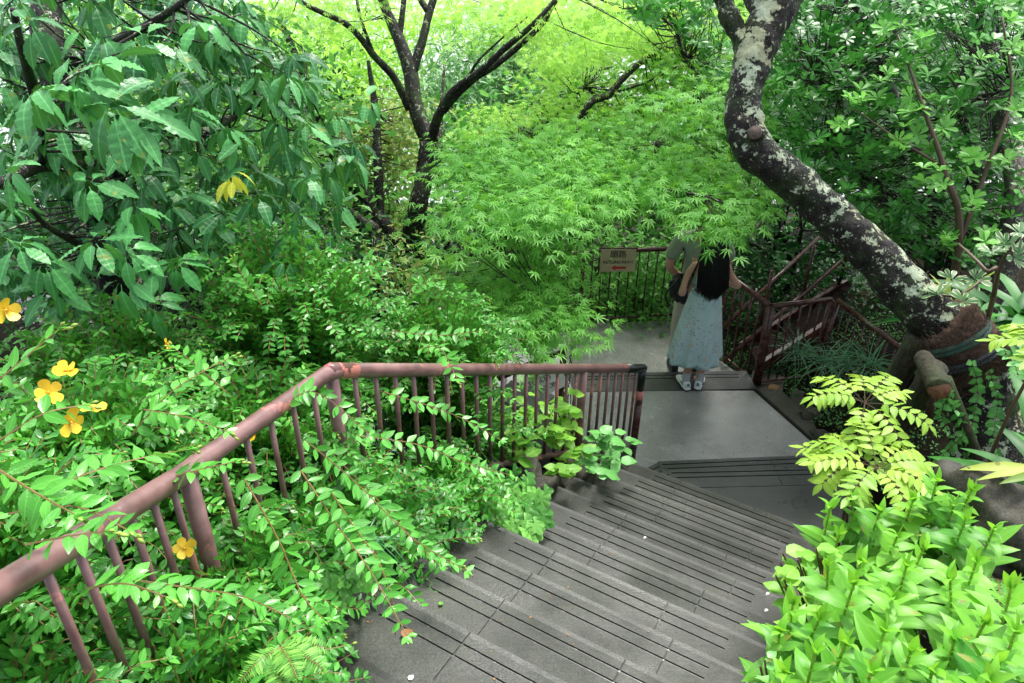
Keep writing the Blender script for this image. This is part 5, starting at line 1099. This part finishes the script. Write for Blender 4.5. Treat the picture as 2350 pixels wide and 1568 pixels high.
# light rosettes on bare stems in front of it
lvb = [(2110, 240), (2160, 280), (2090, 270), (2250, 380), (2290, 360), (2230, 350), (2330, 110), (2270, 130), (2120, 320), (2060, 330), (2140, 430), (2210, 470), (2260, 540), (2180, 540), (2140, 380), (2320, 260), (2340, 320), (2000, 200), (2030, 160), (2300, 30), (2050, 60), (2130, 100), (1930, 280), (1980, 240)]
def li_extra(e, byM):
    lv = byM.setdefault('mid', LV())
    for (x, y) in lvb:
        for k in range(3): cluster(lv, 'obov', D(x + random.uniform(-26, 26), y + random.uniform(-22, 22), random.uniform(4.6, 5.0)), 8, .075, 'rosette', tint=random.uniform(.4, .9))
lb = D(2230, 700, 5.2); lb[2] = ground(lb[0], lb[1])
tree('young_shrub', 'shrub with fresh bright rosettes on thin bare stems in front of the dark shrub', 'shrub', lb, [([lb, D(2200, 560, 5.0), D(2170, 400, 4.9), D(2120, 250, 4.9), D(2060, 80, 5)], [.03, .025, .018, .012, .006]), ([D(2200, 560, 5), D(2260, 400, 4.9), D(2320, 220, 4.9), D(2300, 40, 4.9)], [.018, .015, .01, .006]), ([D(2160, 380, 4.9), D(2060, 320, 4.9), D(1960, 250, 5)], [.01, .008, .005])], [], M['twig'], 'mid', extra=li_extra)

# ---------------------------------------------------------------- the leaning lichen trunk
e = plant('leaning_lichen_tree', 'thick dark trunk patched with pale lichen leaning left across the upper right', 'tree', (D(2245, 1030, 3.9)[0], D(2245, 1030, 3.9)[1], .9))
tp_ = [D(2262, 1080, 3.95), D(2262, 960, 3.95), D(2250, 850, 3.95), D(2195, 775, 3.95), D(2110, 700, 3.95), D(2010, 590, 3.97), D(1900, 485, 4.0), D(1800, 400, 4.0), D(1728, 340, 4.0), D(1706, 270, 4.0), D(1716, 180, 4.0), D(1745, 90, 4.0), D(1790, 10, 4.0), D(1840, -90, 4.0)]
tb = MB(); tb.tube(tp_, [.18, .155, .14, .132, .124, .108, .100, .098, .104, .094, .092, .108, .096, .09], 28, smooth=7)
tb.tube([D(1728, 150, 4.0), D(1695, 80, 4.0), D(1668, 20, 4.0), D(1645, -60, 4.0)], [.075, .05, .052, .05], 16, smooth=6)
tb.tube([D(1735, 310, 3.93), D(1732, 305, 3.86)], [.055, .040], 14)
tb.tube([D(1750, 60, 4.05), D(1712, -40, 4.2)], [.05, .045], 12)
o = tb.build('trunk', M['barklich'], e, True)
tx = bpy.data.textures.new('bark_relief', 'CLOUDS'); tx.noise_scale = .09; dm = o.modifiers.new('sub', 'SUBSURF'); dm.levels = dm.render_levels = 2; dm = o.modifiers.new('relief', 'DISPLACE'); dm.texture = tx; dm.strength = .035; dm.texture_coords = 'LOCAL'
M['knot'] = simple('cut_wood', (.10, .07, .055), .8, nscale=60, noise_amt=.5); MB().tube([D(1732, 305, 3.862), D(1731.5, 304, 3.852)], [.036, .033], 16).build('cut_branch_end', M['knot'], e, True)
# its crown, overhead
lv = LV(); cb = MB(); top_ = tp_[-1]
for (bx, by, bz) in [(.2, 5.2, 6.2), (3.0, 4.4, 6.2), (2.2, 7.2, 6.0), (-.4, 6.6, 6.6), (3.6, 6.2, 6.4)]:
    bq = np.array([bx, by, bz]); cb.tube([top_, (top_ + bq) / 2 + UP * .5, bq], [.09, .05, .02], 8, smooth=5)
    for k in range(24): cluster(lv, 'obov', bq + rng.normal(size=3) * (.75, .75, .45), 26, .10, 'random', .22)
cb.build('bough', M['barklich'], e, True); lv.build('crown', M['pittos'], e)
# coir wrap and rope
m, n, p = new_mat('coir_fibre'); g = geopos(n); mp = N(n, 'ShaderNodeMapping'); L(n, g, mp.inputs[0]); mp.inputs['Scale'].default_value = (1, 1, 1); a = noise(n, 70, 8, .75, mp.outputs[0], 2.5)
L(n, ramp(n, a.outputs[0], [(.3, (.03, .016, .010)), (.5, (.13, .075, .045)), (.7, (.30, .19, .125))]).outputs[0], p.inputs['Base Color']); p.inputs['Roughness'].default_value = .95; bump(n, p, a.outputs[0], 1, .02); M['coir'] = m
w0, w1, w2 = D(2152, 737, 3.95), D(2203, 786, 3.95), D(2248, 862, 3.95)
tb = MB(); tb.tube([w0, w1, w2], [.156, .170, .172], 28, smooth=5, wob=.02); wr = tb.build('coir_wrap', M['coir'], e, True); sb_ = wr.modifiers.new('sub', 'SUBSURF'); sb_.levels = sb_.render_levels = 2; cx_ = bpy.data.textures.new('coir_relief', 'CLOUDS'); cx_.noise_scale = .035; cx_.noise_depth = 5; dm = wr.modifiers.new('relief', 'DISPLACE'); dm.texture = cx_; dm.strength = .05; dm.mid_level = .45
fb = MB()
for k in range(2200):
    f = random.random(); c = w0 * (1 - f) + w2 * f; ax = unit(w2 - w0); a_ = random.random() * 6.28; x = unit(np.cross(ax, (0, 0, 1))); y = np.cross(ax, x); rr = .172 + .01 * random.random(); p0 = c + (x * math.cos(a_) + y * math.sin(a_)) * rr; d_ = unit(rng.normal(size=3)) * .03
    fb.tube([p0 - d_, p0 + (p0 - c) * .06, p0 + d_], .0012, 3, caps=False)
ff = fb.build('coir_fibres', M['coir'], e)
M['rope'] = simple('dark_rope', (.018, .024, .030), .7, nscale=300, noise_amt=.6, bmp=.8, bs=220); M['ropeg'] = simple('green_rope', (.02, .06, .035), .7, nscale=300, noise_amt=.6, bmp=.8, bs=220)
ax = unit(w2 - w0); x = unit(np.cross(ax, (0, 0, 1))); y = np.cross(ax, x)
for k, (f0, mt) in enumerate(((.22, 'ropeg'), (.28, 'ropeg'), (.52, 'rope'), (.58, 'rope'))):
    ring = []
    for j in range(33):
        a_ = 2 * math.pi * j / 32; f = f0 + .13 * math.cos(a_ + 1.2); ring.append(w0 * (1 - f) + w2 * f + (x * math.cos(a_) + y * math.sin(a_)) * (.180 + .003 * math.sin(j)))
    MB().tube(ring, .016, 8, caps=False).build('rope', M[mt], e, True)
# props
def prop(label, pts, r, group='log props under the leaning trunk'):
    o = MB().tube(pts, r, 16, smooth=4, wob=.03).build('log_prop', M['log'], None, True); return tag(o, label, 'log prop', group)
pA = D(2150, 842, 3.55); pA0 = D(2040, 1010, 3.95); pA0 = pA + (pA0 - pA) * 1.12
prop('weathered blackened log prop slanting down left from the crossbar', [pA0, (pA0 + pA) / 2, pA], .052)
pB = D(2110, 775, 3.95); pB0 = D(2040, 900, 4.25)
prop('darker log prop standing behind, in deep shade', [pB + (pB0 - pB) * 1.8, pB0, pB], .062)
prop('thin brown log prop going down right from the crossbar, covered with creeper', [D(2270, 1130, 3.7), D(2210, 980, 3.55), D(2165, 870, 3.5)], .035)
o = MB().tube([D(2118, 822, 3.66), D(2132, 845, 3.56), D(2148, 872, 3.42), D(2155, 893, 3.36)], [.042, .046, .050, .050], 18, smooth=4, wob=.02).build('crossbar_log', M['log'], None, True); tag(o, 'short crossbar log with a sawn brown end tied under the coir wrap', 'log')
k_ = MB().tube([D(2155, 893, 3.36), D(2155.3, 894, 3.355)], [.048, .046], 18).build('sawn_end', simple('sawn_brown_wood', (.17, .075, .035), .7, nscale=50, noise_amt=.5), None, True)
k_.parent = o

# ---------------------------------------------------------------- right side plants
G_ = 'lily-like plants at the lower right'
def lily(tips, label):
    bx = np.mean([t[0] for t in tips]); c = None; e = None; lv = LV(); st = MB(); pts_ = [D(*t) for t in tips]; b = np.mean(pts_, axis=0) + (.12, .10, 0); b[2] = min(ground(b[0], b[1]), b[2] - .25)
    e = plant('lily_plant', label, 'plant', b, G_)
    for tp in pts_:
        s = b + rng.normal(size=3) * (.06, .06, 0); s = s * .75 + np.array([tp[0], tp[1], s[2]]) * .25; q = bez(s, s * .4 + tp * .6 + UP * (.10), tp, 24); st = MB(); st.tube(list(q[::4]) + [q[-1]], .0035, 5); st.build('stem', M['budg'], e)
        Ln = np.linalg.norm(np.diff(q, axis=0), axis=1).sum(); nl = int(Ln / .026); a = random.random() * 6.28; tb0 = random.uniform(.0, .75)
        for k in range(nl):
            f = .15 + .85 * k / nl; p = q[min(23, int(f * 23))]; tg = unit(q[min(23, int(f * 23) + 1)] - q[max(0, int(f * 23) - 1)]); x = unit(np.cross(tg, (.2, 1, .1))); y = np.cross(tg, x); a += 2.25 + random.uniform(-.2, .2)
            ra = x * math.cos(a) + y * math.sin(a); sz = .125 * random.uniform(.8, 1.1) * (1 - .62 * max(0, (f - .8) / .2)) * random.uniform(.85, 1.12)
            d = unit(ra + tg * (.35 + .9 * max(0, f - .85) / .15) + UP * .12); lv.add('lily', p, d, unit(tg * .5 + UP * 1.1 - ra * .1 + rng.normal(size=3) * .15), sz, min(1, tb0 + .35 * max(0, f - .6) + random.uniform(-.12, .12)))
        for k in range(4): a = k * 1.6 + 1; lv.add('lily', q[-1], unit(tg + (x * math.cos(a) + y * math.sin(a)) * .45), UP + rng.normal(size=3) * .4, .055, .9)
    lv.build('leaves', M['lily'], e); return e
LT_ = [([(1905, 1165, 2.7), (1960, 1150, 2.7), (1925, 1230, 2.6)], 'bright green leafy stems left of the pinnate plant foot, at the edge of the steps'),
 ([(2020, 1175, 2.6), (2095, 1150, 2.6), (2060, 1230, 2.5)], 'bright stems directly below the yellow-green pinnate leaves'),
 ([(2150, 1105, 2.6), (2190, 1160, 2.55), (2230, 1125, 2.6)], 'stems with round broad leaves below the fallen props'),
 ([(2215, 1195, 2.4), (2280, 1215, 2.35)], 'stems standing before the brown boulder'),
 ([(1820, 1385, 2.05), (1790, 1450, 2.0), (1880, 1420, 2.0)], 'stems overhanging the mossy rock low on the steps edge'),
 ([(1960, 1340, 2.0), (1975, 1290, 2.2), (1900, 1300, 2.25)], 'tall pale-tipped stem in the middle of the bright bed'),
 ([(2080, 1300, 2.1), (2050, 1370, 2.0), (2120, 1260, 2.2)], 'stems right of the middle with long arching leaves'),
 ([(2180, 1330, 2.0), (2240, 1290, 2.1)], 'stems with drooping leaves in the right part of the bed'),
 ([(1870, 1500, 1.75), (1800, 1545, 1.75), (1940, 1480, 1.75)], 'lowest stems at the bottom edge left in the bed'),
 ([(2030, 1450, 1.75), (2090, 1500, 1.7), (2000, 1540, 1.65)], 'lowest stems in the bottom middle of the bed'),
 ([(2190, 1470, 1.75), (2140, 1540, 1.65), (2260, 1430, 1.8)], 'bottom stems with light yellow-green leaves toward the right'),
 ([(2320, 1350, 1.9), (2330, 1450, 1.7), (2290, 1520, 1.6)], 'stems in the bottom right corner'),
 ([(2270, 1560, 1.55), (2200, 1590, 1.55), (1930, 1600, 1.6), (1760, 1600, 1.7)], 'stems cut off by the bottom edge at the right')]
for a_, l_ in LT_: lily(a_, l_)

def broad_plant(c, label, tips, size=.11, kind='broad', mat='broad', name='broadleaf_plant', group=None, tint=.5):
    e = plant(name, label, 'plant', c, group); lv = LV(); st = MB()
    for (x, y, dp) in [(x + random.uniform(-22, 22) * j_, y + random.uniform(-25, 25) * j_, dp) for (x, y, dp) in tips for j_ in ((0, 1, 1) if len(tips) > 3 else (0,))]:
        tp = D(x, y, dp); q = bez(np.array(c, float), (np.array(c) + tp) / 2 + UP * .05 + rng.normal(size=3) * .02, tp, 10); st.tube(list(q[::3]) + [q[-1]], .003, 4)
        for k in range(7):
            p = q[max(2, 9 - k)]; a = k * 2.3 + random.random(); ra = np.array([math.cos(a), math.sin(a), .15]); lv.add(kind, p + ra * .012, ra + UP * random.uniform(-.4, .15), UP + ra * .4 + rng.normal(size=3) * .15, size * random.uniform(.65, 1.1) * (1 - .1 * k), min(1, tint + random.uniform(-.3, .4)))
    lv.build('leaves', M[mat], e); st.build('stems', M['twig'], e); return e
gK = 'broad-leaved plants behind the end of the near railing'
broad_plant(Z(1310, 1040, .35), 'yellow-green broad leaves showing between the last balusters', [(1275, 1010, 4.4), (1300, 1080, 4.15), (1340, 1040, 4.3), (1260, 940, 4.6), (1310, 960, 4.6), (1290, 900, 4.7), (1240, 1000, 4.5)], .12, group=gK, tint=.5)
broad_plant(Z(1200, 1060, .6), 'broad bright leaves right of the thick middle post', [(1215, 980, 4.4), (1180, 950, 4.5), (1230, 930, 4.5), (1170, 1010, 4.3), (1130, 960, 4.5), (1205, 1050, 4.2)], .11, group=gK, tint=.3)
broad_plant(Z(1100, 1000, .7), 'broad leaves and grass behind the middle balusters', [(1085, 960, 4.4), (1110, 930, 4.5), (1060, 1000, 4.2), (1130, 1000, 4.2)], .10, group=gK, tint=.35)
broad_plant(Z(1400, 1060, .22), 'darker toothed leaves at the foot of the end post', [(1365, 1010, 4.6), (1400, 1030, 4.5), (1420, 1060, 4.4), (1350, 1060, 4.3), (1385, 1090, 4.2), (1430, 1010, 4.7)], .10, mat='ivy', group=gK, tint=.8)
broad_plant(SN(.25, 2.15, 1.25), 'rounded bright leaves hanging over the right side of the steps', [(1830, 1300, 2.5), (1880, 1280, 2.5), (1840, 1370, 2.4), (1800, 1330, 2.45), (1900, 1350, 2.4), (1870, 1400, 2.3), (1790, 1290, 2.6), (1830, 1440, 2.2)], .075, tint=.5)
broad_plant(SN(.12, 1.25, 1.8), 'tiny seedling at the right end of the lowest step', [(1745, 1530, 1.95), (1755, 1515, 1.95)], .035, mat='ivy')
# lobed creeper
e = plant('lobed_creeper', 'lobed glossy creeper leaves hanging onto the left ends of the steps', 'creeper', SN(-1.5, 2.9, 1.0)); lv = LV()
for (x, y, dp) in [(x, y, 3.55 + (1180 - y) * .002) for (x, y) in sample([(1085, 1130), (1180, 1060), (1250, 1110), (1250, 1170), (1190, 1230), (1130, 1240), (1090, 1190)], 70)]:
    p = D(x, y, dp); lv.add('palm', p, unit((random.uniform(.1, .9), -random.uniform(.1, .8), -.5)), unit((.2, -.5, .9) + rng.normal(size=3) * .25), random.uniform(.07, .11))
for (x, y) in sample([(700, 1330), (850, 1290), (760, 1400), (700, 1450), (620, 1400)], 40): lv.add('palm', D(x, y, 2.35), unit((.5, -.5, -.4) + rng.normal(size=3) * .3), unit((.2, -.4, .9) + rng.normal(size=3) * .3), random.uniform(.04, .065))
lv.build('leaves', M['mid'], e)
# ferns
def frond(lv, st, p0, d, Ln, droop=.5, n=22):
    q = bez(p0, p0 + unit(d) * Ln * .55 + UP * Ln * .12, p0 + unit(d) * Ln * .95 - UP * droop * Ln * .5, n + 2); st.tube(list(q[::4]), .0015, 4)
    for k in range(1, n + 1):
        tg = unit(q[k + 1] - q[k - 1]); s_ = unit(np.cross(tg, UP)); f = k / n; sz = Ln * .24 * math.sin(math.pi * min(1, .12 + .88 * f) ** .8) + .006
        for sg in (-1, 1): lv.add('narrow', q[k], s_ * sg + tg * .3, np.cross(s_, tg) * 1. + rng.normal(size=3) * .1, sz)
def fern(c, label, fr_):
    e = plant('fern', label, 'fern', c, 'small ferns'); lv = LV(); st = MB()
    for (d, Ln) in fr_: frond(lv, st, np.array(c, float), np.array(d, float), Ln)
    lv.build('fronds', M['fern'], e); st.build('stalks', M['hyperstem'], e)
fern(D(645, 1485, 1.92), 'fern with narrow fronds at the left edge of the upper platform', [((.6, -.3, .1), .16), ((.2, -.8, .1), .17), ((.9, .1, 0), .14), ((-.5, -.6, .1), .14), ((.4, -.6, .3), .16)])
fern(D(2330, 1240, 2.7), 'fern hanging from the boulder at the right', [((-.6, -.5, 0), .25), ((-.2, -.9, 0), .25), ((-.8, 0, .2), .22), ((.2, -.8, -.1), .2), ((-.5, -.8, -.4), .24)])
fern(D(2290, 1330, 2.4), 'small fern right of the bright bed', [((-.4, -.7, .2), .2), ((.5, -.5, .2), .22), ((-.9, -.1, .2), .18), ((.1, -.9, 0), .2)])
# pinnate plants
def pinnate(base, tops, label):
    e = plant('mahonia_plant', label, 'plant', base, 'yellow-green pinnate plants'); lv = LV(); st = MB()
    for (tp, nf, Ln) in tops:
        tp = np.array(tp); st.tube([np.array(base, float), (np.array(base) + tp) / 2 + rng.normal(size=3) * .02, tp], [.008, .007, .005], 6)
        for k in range(nf):
            a = 2 * math.pi * k / nf + random.uniform(-.25, .25); d = np.array([math.cos(a), math.sin(a), random.uniform(.0, .45)]); l_ = Ln * random.uniform(.75, 1.1)
            q = bez(tp, tp + unit(d) * l_ * .55 + UP * l_ * .12, tp + unit(d) * l_ - UP * l_ * .22, 16); st.tube(list(q[::3]), .0018, 4); tb0 = random.uniform(.3, .8)
            for j in range(4, 15, 2):
                tg = unit(q[min(15, j + 1)] - q[j - 1]); s_ = unit(np.cross(tg, UP))
                for sg in (-1, 1): lv.add('tooth', q[j], s_ * sg + tg * .45, np.cross(s_, tg) + rng.normal(size=3) * .22, .064 * random.uniform(.85, 1.15), min(1, tb0 + random.uniform(-.1, .15)))
            lv.add('ell', q[-1], tg, np.cross(s_, tg), .06, tb0)
    lv.build('leaves', M['mahonia'], e); st.build('stems', M['twig'], e)
b_ = D(2030, 1040, 3.5); b_[2] = ground(b_[0], b_[1]) 
pinnate(b_, [(D(1985, 925, 3.15), 9, .24)], 'upper yellow-green plant with toothed pinnate leaves before the slanting log')
b_ = D(2010, 1190, 3.1); b_[2] = ground(b_[0], b_[1]) 
pinnate(b_, [(D(1955, 1065, 2.95), 8, .22), (D(2010, 1075, 2.85), 8, .25)], 'lower wider yellow-green plant with pinnate leaves reaching the steps')
b_ = D(2370, 820, 2.9); pinnate(b_ - (0, 0, .5), [(D(2395, 800, 2.8), 7, .19)], 'pinnate plant entering at the right edge beside the strap leaves')
# strap-leaved plants
def strap(base, label, n, Ln, kind='strap', mat='strap', dirs=None, spread=1.0, group='strap-leaved plants at the right edge', name='strap_leaved_plant', upf=.8):
    e = plant(name, label, 'plant', base, group); lv = LV()
    for k in range(n):
        a = 2 * math.pi * k / n + random.uniform(-.3, .3) if dirs is None else random.uniform(*dirs); d = np.array([math.cos(a) * spread, math.sin(a) * spread, upf * random.uniform(.5, 1.3)])
        lv.add(kind, np.array(base) + rng.normal(size=3) * (.03, .03, .0), d, UP * 1. - d * .3 + rng.normal(size=3) * .2, Ln * random.uniform(.75, 1.15))
    lv.build('leaves', M[mat], e); return e
for (x, y, dp, lab, n_, L_, dr) in [(2400, 760, 3.5, 'dark strap-leaved clump at the right edge level with the coir wrap', 12, .36, (-1.5, 1.6)), (2430, 900, 3.1, 'strap-leaved clump at the right edge level with the creeper', 14, .38, (-2.2, 1.4)), (2440, 1040, 2.8, 'strap-leaved clump at the right edge above the boulder', 16, .36, None), (2430, 1180, 2.6, 'lowest strap-leaved clump at the right edge', 12, .32, None), (2290, 690, 4.6, 'strap leaves in shade above the coir wrap', 16, .40, (.2, 3.0)), (2190, 690, 5.0, 'dark strap leaves in the shade behind the leaning trunk', 16, .42, (.2, 3.0)), (2370, 650, 4.2, 'strap-leaved clump under the cream-edged shrub', 14, .42, None)]:
    p = D(x, y, dp) - (0, 0, .22); strap(p, lab, n_, L_, dirs=dr)
p = D(2158, 740, 4.4); strap(p, 'two upright pale yellow-green strap leaves in the dark behind the trunk', 3, .38, mat='strapy', dirs=(1.2, 1.9), spread=.15, upf=1.6)
p = D(2440, 1110, 2.6); strap(p, 'yellowing strap leaves with brown edges at the right edge', 3, .30, mat='strapy', dirs=(2.6, 4.2), upf=.5)
p = D(2360, 760, 2.9); strap(p, 'single yellow blotched leaf at the right edge', 2, .13, mat='strapy', dirs=(2.8, 3.6), upf=.2)
for i, (x, y, dp, lab) in enumerate([(1900, 800, 6.6, 'grassy clump behind the fence post'), (1950, 810, 6.2, 'grassy clump drooping at the foot of the brown fence section'), (1840, 780, 7.0, 'grassy clump in shade under the steel staircase'), (2010, 800, 5.9, 'grassy clump near the dark log prop')]):
    p = D(x, y, dp); strap(p - (0, 0, .15), lab, 46, .36, kind='grass', mat='grass', group='grassy clumps behind the right-hand fence', name='grass_clump', upf=1.2)
strap(D(830, 1235, 2.6) - (0, 0, .05), 'dark grass tuft under the railing near the steps', 30, .17, kind='grass', mat='grass', group='grass tufts near the railing', name='grass_clump'); strap(D(1080, 990, 4.3), 'grass tuft behind the balusters left of the stone block', 40, .34, kind='grass', mat='fern', group='grass tufts near the railing', name='grass_clump')
# creeper on the trunk foot and thin prop
e = plant('creeping_vine', 'small-leaved vine climbing the foot of the leaning trunk and the thin prop', 'vine', D(2240, 1100, 3.75)); lv = LV(); st = MB()
for (pts) in ([(2160, 870, 3.42), (2200, 960, 3.5), (2230, 1060, 3.6), (2250, 1150, 3.65)], [(2230, 830, 3.74), (2245, 900, 3.72), (2230, 980, 3.7), (2220, 1080, 3.6)], [(2270, 850, 3.7), (2290, 920, 3.68), (2280, 1000, 3.65), (2300, 1080, 3.6)], [(2180, 900, 3.4), (2160, 950, 3.5), (2180, 1000, 3.5)], [(2210, 1000, 3.5), (2160, 1060, 3.55), (2200, 1120, 3.5)], [(2300, 800, 3.7), (2330, 840, 3.6), (2340, 900, 3.5)]):
    q = px_stem(pts, 40); spray(lv, st, q, kind='broad', size=.040, step=.022, t0=0, r=.002, tint=.55)
lv.build('leaves', M['ivy'], e); st.build('stems', M['twig'], e)

# ground cover
lv = LV()
for k in range(26000):
    x, y = random.uniform(1.0, 4.6), random.uniform(.6, 7.5); u = DV[0] * x + DV[1] * y; n_ = NV[0] * x + NV[1] * y
    if u < .22 and n_ < N0 + .3: continue
    if inpoly((x, y), PL2) or MN.noise(Vector((x * 2.5, y * 2.5, 2))) < -.15: continue
    z = float(ground(x, y)) + .01 + random.random() * .05; lv.add('tiny', (x, y, z), rng.normal(size=3) * (1, 1, .3), UP + rng.normal(size=3) * .4, random.uniform(.016, .034))
tag(lv.build('ground_cover', M['ivy']), 'low dark green ground cover of tiny leaves under the props at the right', 'ground cover', kind='stuff')
lv = LV()
for k in range(16000):
    x, y = random.uniform(-4.5, 2.8), random.uniform(1, 12); u = DV[0] * x + DV[1] * y; n_ = NV[0] * x + NV[1] * y
    if (u > -1.66 and n_ < N0 + .3 and n_ > -1) or inpoly((x, y), PL2) or (-3 < x < .6 and 5.2 < y < 7.1): continue
    z = float(ground(x, y)) + .02; lv.add('tiny', (x, y, z + random.random() * .08), rng.normal(size=3) * (1, 1, .4), UP + rng.normal(size=3) * .5, random.uniform(.03, .07))
tag(lv.build('undergrowth', M['dark']), 'dark leafy undergrowth on the slope left of and beyond the railing', 'undergrowth', kind='stuff')

# fallen things
def fallen(p, size, mat, label, kind='broad', group=None):
    lv = LV(); lv.add(kind, (0, 0, 0), (math.cos(size * 900), math.sin(size * 900), .05), (.1, .1, 1), size, .5); o = lv.build('fallen_leaf', M[mat]); o.location = p; return tag(o, label, 'leaf', group)
fallen(Z(1782, 884, .03), .13, 'litter', 'dry orange brown leaf lying at the corner of the right fence')
fallen(Z(722, 1492, 1.965), .09, 'litter', 'crumpled brown dead leaf at the left edge of the upper platform', 'palm')
fallen(Z(925, 1462, 1.965), .05, 'litter', 'brown curled leaf at the tip of the drooping spray')
fallen(Z(1008, 1388, 1.81), .022, 'lily', 'tiny green leaf bit on a step left of the middle')
M['petalw'] = simple('white_petal', (.8, .78, .72), .5)
for (x, y, k, l_) in [(1483, 1232, 6, 'white petal on the middle of the flight'), (1762, 1398, 8, 'white petal near the right end of a lower step'), (1765, 1360, 8, 'white petal just above the other one at the right'), (938, 1560, 11, 'pale wet leaf scrap on the platform at the bottom edge')]:
    fallen(Z(x, y, .303 + .15 * k), .018 if k < 11 else .022, 'petalw', l_)
fallen(Z(1385, 1180, .75), .02, 'lily', 'small yellow-green leaf bit at the left ends of the middle steps')

# scraps on the steps
lv = LV()
for k in range(260):
    u, n_ = random.uniform(-1.42, .02), random.uniform(.9, 4.0)
    if random.random() < .5: u = random.choice([random.uniform(-1.42, -1.2), random.uniform(-.12, .03)])
    z = .3 + RISE * min(11, max(0, math.ceil((N0 - n_) / RUN - 1e-6))) + .003; lv.add('tiny', SN(u, n_, z), (random.gauss(0, 1), random.gauss(0, 1), .05), (random.gauss(0, .2), random.gauss(0, .2), 1), random.uniform(.005, .014))
for k in range(160):
    (x, y), = sample([(0.7, 4.9), (2.5, 4.75), (2.1, 5.75), (0.6, 5.7)], 1); lv.add('tiny', (x, y, .004), (random.gauss(0, 1), random.gauss(0, 1), .05), (random.gauss(0, .2), random.gauss(0, .2), 1), random.uniform(.006, .02))
tag(lv.build('leaf_litter', M['litter']), 'tiny brown leaf scraps and grit scattered on the stone steps and landing', 'litter', kind='stuff')
